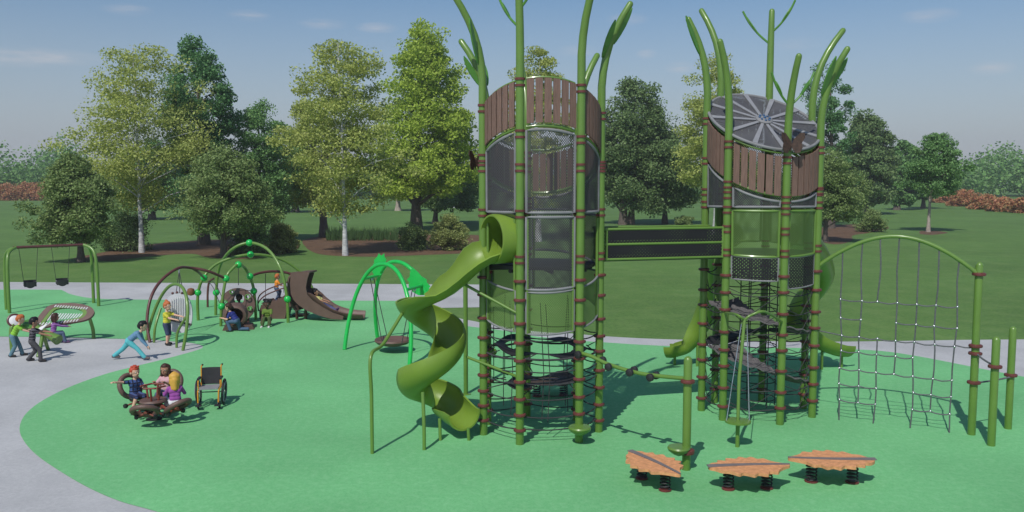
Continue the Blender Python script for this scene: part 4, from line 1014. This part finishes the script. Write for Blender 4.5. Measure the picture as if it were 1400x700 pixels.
# ------------------------------------------------------------------ brown ramp and slide
P7 = G(372, 436); Yr = P7.y
RP = thing('climbing_ramp', 'brown stepped ramp with curved dark hand rails leading up to the brown slide', 'ramp', P7)
prof = [(354, 437), (354, 425), (357, 417), (364, 413), (378, 411), (384, 407), (390, 403), (400, 400), (403, 403), (403, 415), (396, 420), (391, 428), (389, 437)]
c7 = D(376, 420, Yr)
MB().prism([((x - 376) * Yr / FPX, (420 - y) * Yr / FPX) for x, y in prof][::-1], .7, c7 + V((0, .35, 0)), (1, 0, 0), (0, 0, 1)).build('ramp_body', M['brown'], RP, P7, smooth=False)
for k, (x, y) in enumerate(((358, 416), (366, 412.5), (380, 410.5))):
    q = D(x, y, Yr - .02); MB().box(q + V((0, .38, .015)), (.07, .6, .03)).build('step_edge', M['brown'], RP, P7, smooth=False)
for dy in (0, .7):
    for off in (0, 6.5):
        MB().tube(spline([D(353.5, 425, Yr + dy), D(353, 408 + off, Yr + dy), D(362, 398 + off, Yr + dy), D(380, 390 + off, Yr + dy), D(401, 383 + off, Yr + dy)], 6), .022, 8).build('hand_rail', M['brownpipe'], RP, P7)
P8 = G(420, 437); Ys = P8.y
BS = thing('brown_slide', 'brown moulded slide with a tall curved hood, a child sliding down to the right', 'slide', P8)
fp = [D(408, 409, Ys), D(424, 410, Ys), D(436, 419, Ys), D(452, 429, Ys), D(470, 434.5, Ys), D(486, 436, Ys - .02), D(498, 436, Ys - .03)]
fp = spline(fp, 6)
MB().sweep(lambda t: chute(.36 - .06 * t, .035, 92 - 14 * t, 80 - 14 * t), fp, [V((0, 0, 1))] * len(fp)).build('chute', M['brown'], BS, P8, angle=50)
# hood: a curved shell over the top of the chute, open to the right
hw = .37
def hood(u_, v_):
    t = -1 + 2 * u_                                   # across
    a_ = R_(100) * t
    y = Ys + hw * math.sin(a_) * 1.0; lift = math.cos(a_)
    x0 = D(398, 400, Ys).x; bulge = .36 * (1 - abs(t) ** 2)
    top = D(398, 373, Ys).z; zb = D(398, 416, Ys).z - .2 * (1 - abs(t))
    zz = zb + (top - zb) * v_
    return V((x0 + .02 + .66 * (v_ ** 1.6) * .35 - bulge * (0.15) , Ys + hw * max(-1, min(1, 1.25 * t)), zz))
P_ = lambda x, y, d=0: D(x, y, Ys + d)
side = [(399, 372.4), (408, 371.2), (424, 371.8), (420.5, 382), (418.5, 393), (420.5, 403), (427, 410.5), (440, 419.5), (454, 427.5), (469, 432.5), (468, 437), (452, 436), (436, 431.5), (420, 425), (408, 417), (401.5, 410), (398, 402), (397, 387)]
side2 = [((x - 410) * Ys / FPX, (405 - y) * Ys / FPX) for x, y in side]
for dy, dx in ((-.38, 0), (.38, .17)):
    MB().prism(side2[::-1], .05, P_(410, 405, dy) + V((dx, 0, 0)), (1, 0, 0), (0, 0, 1)).build('side_wall', M['brown'], BS, P8, angle=30)
back = spline([P_(408, 423), P_(402, 414), P_(398, 400), P_(397.5, 385), P_(400, 376), P_(408, 372.4), P_(423, 371.8)], 6)
vs_b = lambda u_, v_: (lambda i: back[min(len(back) - 1, int(i))].lerp(back[min(len(back) - 1, int(i) + 1)], i - int(i)))(u_ * (len(back) - 1)) + V((.17 * v_, -.37 + .74 * v_, 0))
MB().sheet(vs_b, 30, 4, .05).build('hood', M['brown'], BS, P8, angle=50)
for x in (406, 418): MB().tube([G(x, 436), D(x, 420, Ys)], .05, 10).build('leg', M['brownpipe'], BS, P8)
g1 = G(411, 432)
MB().box(D(411, 430, g1.y), (.5, .3, .05)).build('step', M['brownpipe'], BS, P8)

# ------------------------------------------------------------------ bright green saucer swing
f1, f2, f3 = G(471, 478), G(560, 499), G(516, 461.5)
f4 = f3 + (f2 - f1)
PS_ = (f1 + f2 + f3 + f4) / 4
BG = thing('double_arch_frame', 'bright green double-arch swing frame with leaf ornaments, holding a brown saucer', 'swing frame', PS_)
ld = ((f3 - f1) * .5)
A1 = arch(f1, f2, 2.42, ld * .62, 34, 2.15); A2 = arch(f3, f4, 2.42, -ld * .62, 34, 2.15)
for q in (A1, A2): MB().tube(q, .055, 12).build('arch_leg', M['bright'], BG, PS_)
c1 = (A1[10], A2[10]); c2 = (A1[25], A2[25])
for ca, cb in (c1, c2): MB().tube([ca, cb], .045, 10).build('cross_bar', M['bright'], BG, PS_)
for q, s_, rz in ((A2[11], .8, .2), (A2[26], 1.2, -.35)):
    d = V((math.sin(rz), 0, math.cos(rz)))
    MB().prism([(-.1 * s_, -.1), (-.2 * s_, .0), (-.2 * s_, .1), (-.25 * s_, .16), (-.2 * s_, .27), (-.22 * s_, .36), (-.13 * s_, .45), (-.1 * s_, .55), (0, .6 * s_), (.1 * s_, .55), (.13 * s_, .45), (.22 * s_, .36), (.2 * s_, .27), (.25 * s_, .16), (.2 * s_, .1), (.2 * s_, 0), (.1 * s_, -.1)][::-1], .04, q + V((-.1, 0, -.02)), (1, 0, 0), d).build('leaf_ornament', M['bright'], BG, PS_, smooth=False)
sc_ = D(537, 467, 23.3)
SA = thing('saucer_swing', 'brown oval saucer swing hanging low on chains under the bright green arches', 'swing', (sc_.x, sc_.y, sc_.z))
sax = (f2 - f1).normalized()
mb = MB().lathe((0, 0, 0), [(.02, -.11), (.25, -.10), (.42, -.05), (.5, .03), (.48, .08), (.42, .05), (.25, -.02), (.02, -.04)], 36)
mb.build('saucer', M['brown'], SA)
for ca, cb in (c1, c2):
    for t in (.4, .6):
        hp_ = ca.lerp(cb, t) - V((sc_.x, sc_.y, sc_.z)); h0 = V((hp_.x, hp_.y, 0)).normalized()
        MB().tube([h0 * .44 + V((0, (t - .5) * 3.0, .05)), hp_], .012, 6).build('chain', M['rope'], SA)
    hp_ = ca.lerp(cb, .5) - V((sc_.x, sc_.y, sc_.z)); MB().ball(hp_ - V((0, 0, .06)), .05, 8, 6).build('swivel', M['chrome'], SA)

# ------------------------------------------------------------------ four-seat spinner
PC = V((-7.04, 16.62, 0)); SZ = .0
CS = thing('ring_spinner', 'brown four-seat spinner with ring backrests on red arms, three children on it', 'spinner', PC)
M['redarm'] = pmat('rust_red_paint', (.19, .045, .03), .45, var=.15)
MB().lathe((0, 0, 0), [(.15, 0), (.15, .02), (.06, .05), (.05, .3 + SZ), (.1, .34 + SZ)], 20).build('pedestal', M['black'], CS)
SEATS = [(150, 'up'), (84, 'up'), (-28, 'flat'), (-80, 'flat')]; SR = .52
MB().lathe((0, 0, .37 + SZ), [(.02, -.03), (.24, -.03), (.26, 0), (.24, .03), (.02, .03)], 28).build('hub', M['brown'], CS)
for a_, kind in SEATS:
    d = V((math.cos(R_(a_)), math.sin(R_(a_)), 0)); sd2 = V((-d.y, d.x, 0)); o_ = V((0, 0, SZ))
    MB().tube([d * .1 + o_ + V((0, 0, .3)), d * .4 + o_ + V((0, 0, .27)), d * .68 + o_ + V((0, 0, .3))], .035, 8).build('arm', M['redarm'], CS)
    MB().lathe(d * SR + o_ + V((0, 0, .37)), [(.02, -.03), (.13, -.03), (.15, .0), (.13, .04), (.02, .03)], 24).build('seat', M['black'], CS)
    ax = (d * .93 + V((0, 0, -.36))) if kind == 'up' else (d * .55 + V((0, 0, -.83)))
    c_ = d * (SR + .17) + o_ + V((0, 0, .58 if kind == 'up' else .35))
    MB().torus(c_, .225, .05, ax, 32, 12, 1.0).build('ring_backrest', M['brown'], CS)
    hb_ = MB().tube([d * .14 + o_ + V((0, 0, .34)), d * .2 + o_ + V((0, 0, .66))], .022, 8).build('handle_post', M['redarm'], CS)
    MB().tube([d * .2 + sd2 * -.13 + o_ + V((0, 0, .66)), d * .2 + sd2 * .13 + o_ + V((0, 0, .66))], .018, 8).build('handle_bar', M['redarm'], hb_)
    for sg in (-1, 1):
        MB().tube([d * .25 + o_ + V((0, 0, .27)), d * .2 + sd2 * sg * .2 + o_ + V((0, 0, .14))], .018, 7).build('peg_arm', M['redarm'], CS)
        MB().lathe(d * .2 + sd2 * sg * .22 + o_ + V((0, 0, .14)), [(.04, -.02), (.05, 0), (.04, .02)], 14, axis=sd2).build('foot_peg', M['black'], CS)
        MB().lathe(d * .62 + sd2 * sg * .17 + o_ + V((0, 0, .22)), [(.04, -.03), (.05, 0), (.04, .03)], 14, axis=sd2).build('foot_peg', M['black'], CS)
        MB().tube([d * .55 + o_ + V((0, 0, .27)), d * .62 + sd2 * sg * .16 + o_ + V((0, 0, .22))], .018, 7).build('peg_arm', M['redarm'], CS)

# ------------------------------------------------------------------ wheelchair
PW = G(288, 555)
WC = thing('wheelchair', 'empty child wheelchair with black back and orange frame beside the ring spinner', 'wheelchair', PW, R_(10))
for sg in (-1, 1):
    x = sg * .255
    wh = MB().torus((x, .12, .27), .25, .022, (1, 0, -.06 * sg), 36, 8).build('wheel', M['black'], WC)
    MB().torus((x + sg * .03, .12, .27), .21, .008, (1, 0, -.06 * sg), 32, 6).build('push_rim', M['lightgrey'], wh)
    mb = MB()
    for k in range(12):
        t = math.pi * k / 6; mb.tube([V((x, .12, .27)), V((x, .12 + .24 * math.cos(t), .27 + .24 * math.sin(t)))], .004, 4)
    mb.lathe((x, .12, .27), [(.03, -.02), (.03, .02)], 12, axis=(1, 0, 0)); mb.build('spokes', M['chrome'], wh)
    MB().tube(spline([V((x * .78, .16, .40)), V((x * .78, .2, .72)), V((x * .78, .22, .79)), V((x * .78, .30, .80))], 5), .014, 8).build('back_post', M['yellow'], WC)
    MB().tube([V((x * .78, .29, .80)), V((x * .78, .37, .80))], .02, 8).build('push_grip', M['black'], WC)
    MB().tube(spline([V((x * .8, .2, .38)), V((x * .8, -.18, .38)), V((x * .8, -.24, .33)), V((x * .78, -.27, .14))], 5), .015, 8).build('frame', M['yellow'], WC)
    MB().tube(spline([V((x * .86, .17, .56)), V((x * .86, -.02, .57)), V((x * .86, -.08, .53)), V((x * .86, -.09, .40))], 5), .013, 8).build('arm_frame', M['yellow'], WC)
    MB().box((x * .86, .04, .585), (.05, .24, .03)).build('arm_pad', M['black'], WC)
    MB().box((x * .72, -.31, .09), (.11, .13, .015)).build('foot_plate', M['black'], WC)
    MB().tube([V((x * .75, -.26, .15)), V((x * .72, -.3, .10))], .012, 6).build('foot_bar', M['black'], WC)
    MB().torus((x * .82, -.2, .075), .06, .018, (1, 0, 0), 18, 8).build('caster', M['black'], WC)
    MB().tube([V((x * .82, -.2, .075)), V((x * .82, -.17, .36))], .012, 6).build('caster_fork', M['grey'], WC)
MB().sheet(lambda a_, b_: V((-.19 + .38 * a_, .17 + .04 * b_ + .03 * math.sin(math.pi * a_), .42 + .35 * b_)), 8, 4, .025).build('backrest', M['black'], WC)
MB().box((0, -.02, .405), (.37, .36, .03)).build('seat', M['lightgrey'], WC)
MB().tube([V((-.2, .12, .27)), V((.2, .12, .27))], .012, 6).build('axle', M['grey'], WC)
# ------------------------------------------------------------------ people
def cmat(name, col, rough=.75, stripe=None, plaid=None):
    m, nt, b = newmat(name); N, L = nt.nodes, nt.links
    b.inputs['Roughness'].default_value = rough; b.inputs['Specular IOR Level'].default_value = .3
    tc = N.new('ShaderNodeTexCoord'); no = N.new('ShaderNodeTexNoise'); no.inputs['Scale'].default_value = 18; L.new(tc.outputs['Object'], no.inputs['Vector'])
    mx = N.new('ShaderNodeMixRGB'); mx.inputs[1].default_value = (*[c * .85 for c in col], 1); mx.inputs[2].default_value = (*[min(1, c * 1.15) for c in col], 1)
    L.new(no.outputs['Fac'], mx.inputs[0]); out = mx.outputs[0]
    for spec, axis in ((stripe, 'Z'), (plaid, 'Z'), (plaid, 'Y')):
        if spec is None: continue
        c2, per = spec; sx = N.new('ShaderNodeSeparateXYZ'); L.new(tc.outputs['Object'], sx.inputs[0])
        mu = N.new('ShaderNodeMath'); mu.operation = 'MULTIPLY'; mu.inputs[1].default_value = 2 * math.pi / per; L.new(sx.outputs[axis], mu.inputs[0])
        si = N.new('ShaderNodeMath'); si.operation = 'SINE'; L.new(mu.outputs[0], si.inputs[0])
        gt = N.new('ShaderNodeMath'); gt.operation = 'GREATER_THAN'; gt.inputs[1].default_value = .45; L.new(si.outputs[0], gt.inputs[0])
        m2 = N.new('ShaderNodeMixRGB'); m2.inputs[2].default_value = (*c2, 1); L.new(gt.outputs[0], m2.inputs[0]); L.new(out, m2.inputs[1]); out = m2.outputs[0]
    L.new(out, b.inputs['Base Color']); return m
SK = {'fair': cmat('fair_skin', (.62, .38, .27), .5), 'tan': cmat('tan_skin', (.36, .19, .12), .5), 'dark': cmat('dark_brown_skin', (.085, .045, .03), .5), 'olive': cmat('olive_skin', (.48, .28, .18), .5)}
M['eye'] = pmat('dark_eye', (.012, .010, .010), .25, var=.05); M['lip'] = pmat('lip', (.30, .09, .08), .5, var=.05); M['eyewhite'] = pmat('eye_white', (.75, .75, .74), .3, var=.02)
def ik(a, b, l1, l2, pole):
    d = b - a; L_ = d.length
    if L_ > (l1 + l2) * .995: b = a + d.normalized() * (l1 + l2) * .995; d = b - a; L_ = d.length
    x = (l1 * l1 - l2 * l2 + L_ * L_) / (2 * L_); h = math.sqrt(max(0, l1 * l1 - x * x)); n = d.normalized()
    p = pole - n * pole.dot(n); p = p.normalized() if p.length > 1e-5 else V((0, 0, 1)); return a + n * x + p * h, b
def person(label, pos, heading, cols, pelvis=(0, 0, .6), lean=4, side=0, ank=((0, .08, .06), (0, -.08, .06)), wri=((.05, .2, .5), (.05, -.2, .5)),
           kp=((1, .1, 0), (1, -.1, 0)), ep=((-1, .3, -.5), (-1, -.3, -.5)), hy=0, hp=0, hair='short', sleeve='short', legs='long', s=1.0, toe=((1, .1, 0), (1, -.1, 0)), twist=0):
    """cols: skin, shirt, pants, shoe, hair. local axes: x forward, y to the person's left, z up"""
    root = thing('person', label, 'child', pos, R_(heading)); root.scale = (s, s, s)
    caps = []                                     # (a, b, ra, rb, label)
    def cap(a, b, ra, rb, lb): caps.append((V(a), V(b), ra, rb, lb))
    P = V(pelvis); Rt = Matrix.Rotation(R_(side), 3, 'X') @ Matrix.Rotation(R_(lean), 3, 'Y'); up = Rt @ V((0, 0, 1)); fw = Rt @ V((1, 0, 0)); lf = V((0, 1, 0))
    lf = (Matrix.Rotation(R_(twist), 3, 'Z') @ V((0, 1, 0))); lf = (lf - up * lf.dot(up)).normalized()
    chest = P + up * .235; neck = P + up * .345
    L0 = V((0, 1, 0))
    cap(P + L0 * .045, P - L0 * .045, .082, .082, 'pants')
    cap(P + up * .07 + L0 * .04, P + up * .07 - L0 * .04, .083, .083, 'shirt')
    cap(P + up * .15 + lf * .035, P + up * .15 - lf * .035, .082, .082, 'shirt')
    cap(chest + lf * .055, chest - lf * .055, .083, .083, 'shirt'); cap(P + up * .285 + lf * .075, P + up * .285 - lf * .075, .055, .055, 'shirt')
    cap(P + up * .3, neck + up * .05, .042, .036, 'skin')
    Hr = Matrix.Rotation(R_(hy), 3, 'Z') @ Matrix.Rotation(R_(hp), 3, 'Y')
    H = neck + V((0, 0, .13)) * .7 + up * .05 + Hr @ V((.012, 0, .0))
    hx, hyv, hz = Hr @ V((1, 0, 0)), Hr @ V((0, 1, 0)), Hr @ V((0, 0, 1))
    hd = lambda x, y, z: H + hx * x + hyv * y + hz * z
    cap(hd(0, 0, .03), hd(.0, 0, .03), .098, .098, 'skin'); cap(hd(.022, .0, -.04), hd(.022, 0, -.04), .07, .07, 'skin'); cap(hd(.045, 0, -.075), hd(.04, 0, -.06), .034, .04, 'skin')
    cap(hd(.092, 0, .005), hd(.105, 0, -.016), .011, .015, 'skin')
    for sg in (-1, 1):
        cap(hd(-.005, sg * .098, .0), hd(-.005, sg * .1, -.02), .022, .017, 'skin')
        cap(hd(.078, sg * .03, .042), hd(.085, sg * .012, .04), .012, .012, 'skin')   # brow
    for i, sg in ((0, 1), (1, -1)):
        hip = P + V((0, sg * .062, -.02)); kn, an = ik(hip, V(ank[i]), .265, .265, V(kp[i]))
        lb2 = 'pants' if legs == 'long' else 'skin'
        cap(hip, hip.lerp(kn, .5), .078, .066, 'pants'); cap(hip.lerp(kn, .5), kn, .064, .052 if legs == 'long' else .058, 'pants')
        if legs == 'long': cap(kn, an, .053, .05, 'pants')
        else: cap(kn, kn.lerp(an, .3), .042, .046, 'skin'); cap(kn.lerp(an, .3), an, .045, .03, 'skin')
        t = V(toe[i]).normalized(); cap(an + V((0, 0, -.015)) - t * .025, an + t * .105 + V((0, 0, -.03 if abs(t.z) < .5 else 0)), .04, .034, 'shoe')
        sh = P + up * .29 + lf * sg * .118; el, wr = ik(sh, V(wri[i]), .19, .175, V(ep[i]))
        if sleeve == 'long': cap(sh, el, .045, .036, 'shirt'); cap(el, wr, .037, .031, 'shirt')
        else: cap(sh, sh.lerp(el, .62), .046, .044, 'shirt'); cap(sh.lerp(el, .5), el, .032, .029, 'skin'); cap(el, wr, .030, .022, 'skin')
        d = (wr - el).normalized(); sdv = d.cross(V((0, 0, 1))); sdv = sdv.normalized() if sdv.length > .1 else V((0, 1, 0)); nn = sdv.cross(d)
        palm = wr + d * .045
        cap(wr, palm, .021, .024, 'skin')
        for k, (o_, ln) in enumerate(((-.023, .05), (-.008, .06), (.008, .056), (.022, .043))):
            f0 = palm + sdv * o_ + d * .012; f1 = f0 + d * ln * .55 + sdv * o_ * .2; f2 = f1 + d * ln * .38 - nn * ln * .35
            cap(f0, f1, .0092, .0088, 'skin'); cap(f1, f2, .0088, .0078, 'skin')
        th0 = wr + d * .018 + sdv * -sg * -.02; cap(th0, th0 + (d * .6 + sdv * sg * .8).normalized() * .04 - nn * .01, .0105, .0085, 'skin')
    mb = MB()
    for a, b, ra, rb, lb in caps:
        if (b - a).length < 1e-4: mb.ball(a, ra, 16, 12)
        else:
            mb.tube([a, a.lerp(b, .5), b], [ra, (ra + rb) / 2, rb], 14); mb.ball(a, ra, 14, 10); mb.ball(b, rb, 14, 10)
    def remeshed(mb, vox, it=2):
        me = bpy.data.meshes.new('tmp'); me.from_pydata(mb.v, [], mb.f); me.update()
        o = bpy.data.objects.new('tmp', me); COL.objects.link(o)
        r = o.modifiers.new('r', 'REMESH'); r.mode = 'VOXEL'; r.voxel_size = vox
        sm = o.modifiers.new('s', 'SMOOTH'); sm.factor = .5; sm.iterations = it
        dg = bpy.context.evaluated_depsgraph_get(); out = bpy.data.meshes.new_from_object(o.evaluated_get(dg))
        bpy.data.objects.remove(o); bpy.data.meshes.remove(me); return out
    me = remeshed(mb, .0085)
    me.name = 'body'
    order = ['skin', 'shirt', 'pants', 'shoe']
    me.materials.clear()
    for m_ in (SK[cols[0]], cols[1], cols[2], cols[3]): me.materials.append(m_)
    n = len(me.polygons); cen = np.empty(n * 3); me.polygons.foreach_get('center', cen); cen = cen.reshape(-1, 3)
    best = np.full(n, 1e9); idx = np.zeros(n, dtype=np.int32)
    for a, b, ra, rb, lb in caps:
        a_, ab = np.array(a), np.array(b - a); L2 = max(ab @ ab, 1e-9); t = np.clip(((cen - a_) @ ab) / L2, 0, 1)
        d_ = np.linalg.norm(cen - a_ - t[:, None] * ab, axis=1) - (ra + (rb - ra) * t)
        k = d_ < best - (.001 if lb == 'skin' else -.001); best[k] = d_[k]; idx[k] = order.index(lb)
    me.polygons.foreach_set('material_index', idx); me.shade_smooth(); me.update()
    body = bpy.data.objects.new('body', me); COL.objects.link(body); body.parent = root
    # hair
    hm = MB()
    B = lambda x, y, z, r: hm.ball(hd(x, y, z), r, 16, 12)
    if hair == 'cap' or hair == 'short' or True:
        B(-.018, 0, .045, .101); B(-.045, 0, .01, .085); B(.012, 0, .075, .082)
        for sg in (-1, 1): B(-.02, sg * .035, .05, .083)
        if hair in ('curly',):
            for k in range(26):
                t, p_ = rng.uniform(.2, math.pi - .2), rng.uniform(-.2, 1.9); B(-.03 - .1 * math.cos(p_ - 1.0) * math.sin(t) * .9, .115 * math.cos(t), .05 + .1 * math.sin(p_ * .8), .033)
        if hair == 'spiky':
            for k in range(14): B(rng.uniform(-.06, .07), rng.uniform(-.07, .07), .125 + rng.uniform(0, .02), .022)
    if hair == 'long':
        for z, x, r in [(-.02 - .022 * q_, -.055 - .004 * q_, .088 - .0045 * q_) for q_ in range(9)]: B(x, 0, z, r); B(x + .015, .045, z, r * .75); B(x + .015, -.045, z, r * .75)
        for sg in (-1, 1): B(.0, sg * .085, -.03, .035); B(-.005, sg * .088, -.085, .032)
    if hair == 'bob':
        for sg in (-1, 1):
            for z in (.02, -.03, -.08, -.12): B(-.012, sg * .083, z, .042)
        B(-.06, 0, -.05, .07); B(-.055, 0, -.1, .06)
    if hair == 'bun': B(-.03, 0, .155, .045); B(-.085, 0, .10, .03)
    if hair == 'puffs':
        for sg in (-1, 1): B(-.05, sg * .08, .125, .045)
    hme = remeshed(hm, .011, 1 if hair in ('curly', 'spiky') else 5); hme.materials.clear(); hme.materials.append(cols[4]); hme.shade_smooth()
    # keep the hair off the face
    vv = np.empty(len(hme.vertices) * 3); hme.vertices.foreach_get('co', vv); vv = vv.reshape(-1, 3)
    rel = vv - np.array(H); lx = rel @ np.array(hx); lz = rel @ np.array(hz); ly = rel @ np.array(hyv)
    face = (lx > .03) & (lz < .062) & (np.abs(ly) < .085); vv[face] -= np.outer((lx[face] - .03) , np.array(hx))
    hme.vertices.foreach_set('co', vv.ravel()); hme.update()
    ho = bpy.data.objects.new('hair', hme); COL.objects.link(ho); ho.parent = root
    for sg in (-1, 1):
        e = MB().ball(hd(.083, sg * .036, .012), (.010, .012, .013), 10, 8).build('eye', M['eyewhite'], root); MB().ball(hd(.0885, sg * .035, .011), .0088, 8, 6).build('pupil', M['eye'], e)
    MB().ball(hd(.084, 0, -.05), (.009, .024, .007), 10, 6, Hr).build('mouth', M['lip'], root)
    return root
C = cmat
HB = C('black_hair', (.012, .011, .012), .5); HR = C('red_hair', (.42, .06, .03), .55); HO = C('ginger_hair', (.45, .13, .04), .55); HY = C('blonde_hair', (.58, .33, .06), .5); HBr = C('dark_brown_hair', (.05, .022, .015), .55)
shoeD = C('dark_shoes', (.03, .028, .03)); shoeW = C('white_shoes', (.6, .6, .6)); jeans = C('blue_jeans', (.085, .12, .2)); navy = C('navy_cloth', (.04, .055, .11))
p = G(25, 487); person('boy in lime green shirt and grey-blue jeans bending over the chime, ginger hair', p, 15, ('fair', C('lime_shirt', (.23, .50, .05)), C('grey_blue_jeans', (.10, .20, .25)), shoeD, HO), pelvis=(-.1, 0, .575), lean=28,
    ank=((.08, .09, .06), (-.16, -.09, .06)), wri=((.36, .1, .72), (.38, -.08, .66)), hp=12, s=.97, hair='short')
p = G(48, 494); person('boy in black plaid shirt and dark grey trousers standing with bent knees by the chime', p, 25, ('tan', C('plaid_shirt', (.02, .02, .024), plaid=((.12, .11, .13), .075)), C('dark_grey_trousers', (.065, .065, .07)), shoeD, HB), pelvis=(-.05, 0, .54), lean=8,
    ank=((-.15, .12, .06), (.14, -.14, .06)), wri=((.34, .06, .74), (.33, -.12, .68)), hp=10, s=1.0)
p = G(80, 469); person('child in purple striped shirt crouching at the slatted leaf panel', p, 35, ('tan', C('purple_striped_shirt', (.17, .05, .24), stripe=((.36, .2, .42), .05)), jeans, C('purple_shoes', (.12, .06, .14)), HBr), pelvis=(-.14, 0, .33), lean=10,
    ank=((.12, .09, .06), (.18, -.09, .06)), wri=((.33, .1, .55), (.34, -.1, .5)), s=.92, hair='bob', sleeve='long')
p = G(181, 491.5); person('running child in light blue top and turquoise trousers lunging to the right on the paving', p, 8, ('fair', C('light_blue_top', (.12, .24, .38)), C('turquoise_trousers', (.09, .42, .46)), C('grey_shoes', (.12, .10, .10)), HB), pelvis=(-.06, 0, .47), lean=52,
    ank=((-.46, .10, .07), (.33, -.12, .06)), wri=((.30, .2, .26), (.44, -.14, .28)), hy=0, hp=10, s=1.08, sleeve='long', kp=((1, .1, -.4), (1, -.1, .4)))
p = G(229, 471.5); person('girl in yellow shirt and navy shorts reaching out to the harp arch, ginger bun', p, -12, ('fair', C('yellow_shirt', (.55, .52, .05)), navy, C('black_shoes', (.02, .02, .02)), HO), wri=((.40, .10, .80), (.34, -.10, .74)), ank=((-.04, .07, .06), (.04, -.08, .06)), hair='bun', legs='short', s=1.02)
p = G(322, 453); person('kneeling boy in dark blue shirt reaching into the brown crawl tunnel', p, 172, ('fair', C('dark_blue_shirt', (.025, .035, .2)), C('blue_grey_jeans', (.06, .11, .19)), shoeD, HBr), pelvis=(-.05, 0, .34), lean=38,
    ank=((.12, .1, .06), (-.36, -.1, .07)), kp=((1, .1, .6), (.6, -.1, -1)), toe=((1, .1, 0), (-.4, 0, -.9)), wri=((.36, .12, .42), (.38, -.1, .40)), hp=8, s=1.0)
p = G(365, 446); p = V((p.x, p.y + .05, -.02)); person('child with big dark hair and green shirt sitting on the foot of the brown ramp', p, 275, ('dark', C('moss_green_shirt', (.12, .2, .03)), C('olive_trousers', (.06, .09, .03)), shoeW, HB), pelvis=(-.12, 0, .24), lean=12,
    ank=((.22, .09, .05), (.20, -.13, .05)), wri=((.16, .13, .22), (.14, -.15, .22)), hair='curly', s=1.0)
q = D(379, 411, Yr + .3); person('child in orange shirt and ginger hair climbing the brown ramp', q + V((0, 0, .0)), 35, ('fair', C('orange_shirt', (.72, .25, .03)), jeans, shoeD, HO), pelvis=(-.03, 0, .56), lean=8, ank=((.12, .08, .14), (-.08, -.08, .05)), wri=((.22, .2, .66), (.25, -.2, .64)), s=.78, legs='long')
q = D(441, 415.5, Ys - .02); q = V((q.x + .11, q.y, q.z - .29)); person('girl in pale yellow top lying back as she slides down the brown slide', q, -3, ('tan', C('pale_yellow_top', (.6, .55, .2)), C('blue_violet_jeans', (.09, .10, .2)), C('violet_shoes', (.08, .04, .1)), HB), pelvis=(-.12, 0, .30), lean=-38,
    ank=((.36, .09, .06), (.38, -.08, .06)), kp=((0, .2, 1), (0, -.2, 1)), toe=((.6, .1, .8), (.6, -.1, .8)), wri=((.1, .16, .36), (.12, -.18, .36)), hair='puffs', s=.95, hp=-8)
q = D(327, 409, Yd + .32); person('child peering through the large hole of the brown climbing disc', V((q.x, q.y, -.0)), 265, ('dark', C('white_shirt', (.7, .7, .72)), C('teal_trousers', (.03, .16, .13)), shoeW, HB), pelvis=(-.1, 0, .30), lean=16, ank=((.08, .1, .06), (.0, -.1, .06)), wri=((.2, .16, .42), (.2, -.16, .42)), s=1.0)
def rider(i, label, cols, wri, hd_=None, **k):
    a_ = SEATS[i][0]; d = V((math.cos(R_(a_)), math.sin(R_(a_)), 0)); k.setdefault('s', .9); q = PC + d * (SR + (.02, .0, .1)[i]) + V((0, 0, SZ + .485 * (1 - k['s'])))
    return person(label, V((q.x, q.y, .0)), (a_ + 180) if hd_ is None else hd_, cols, pelvis=(-.02, 0, .485), ank=((.22, .17, .22), (.22, -.17, .22)), wri=wri, **k)
rider(0, 'red-haired boy in blue plaid shirt and shorts on the spinner, one arm stretched out', ('fair', C('blue_plaid_shirt', (.05, .10, .28), plaid=((.015, .02, .05), .09)), C('blue_plaid_shorts', (.05, .08, .2), plaid=((.02, .02, .06), .08)), shoeD, HR), ((.25, .10, .70), (.08, -.47, .84)), hd_=-42, legs='short', hair='spiky', lean=3, hy=10)
rider(1, 'dark-haired girl in pink top and blue jeans on the far side of the spinner', ('tan', C('pink_top', (.55, .33, .36)), jeans, shoeD, HBr), ((.27, .13, .74), (.27, -.13, .74)), hair='bob', sleeve='short')
rider(2, 'girl with long blonde hair seen from behind on the spinner, purple sleeves', ('fair', C('purple_sleeved_top', (.30, .07, .32)), C('white_skirt', (.7, .7, .72)), shoeD, HY), ((.26, .2, .62), (.26, -.2, .62)), hair='long', hd_=115, sleeve='long')
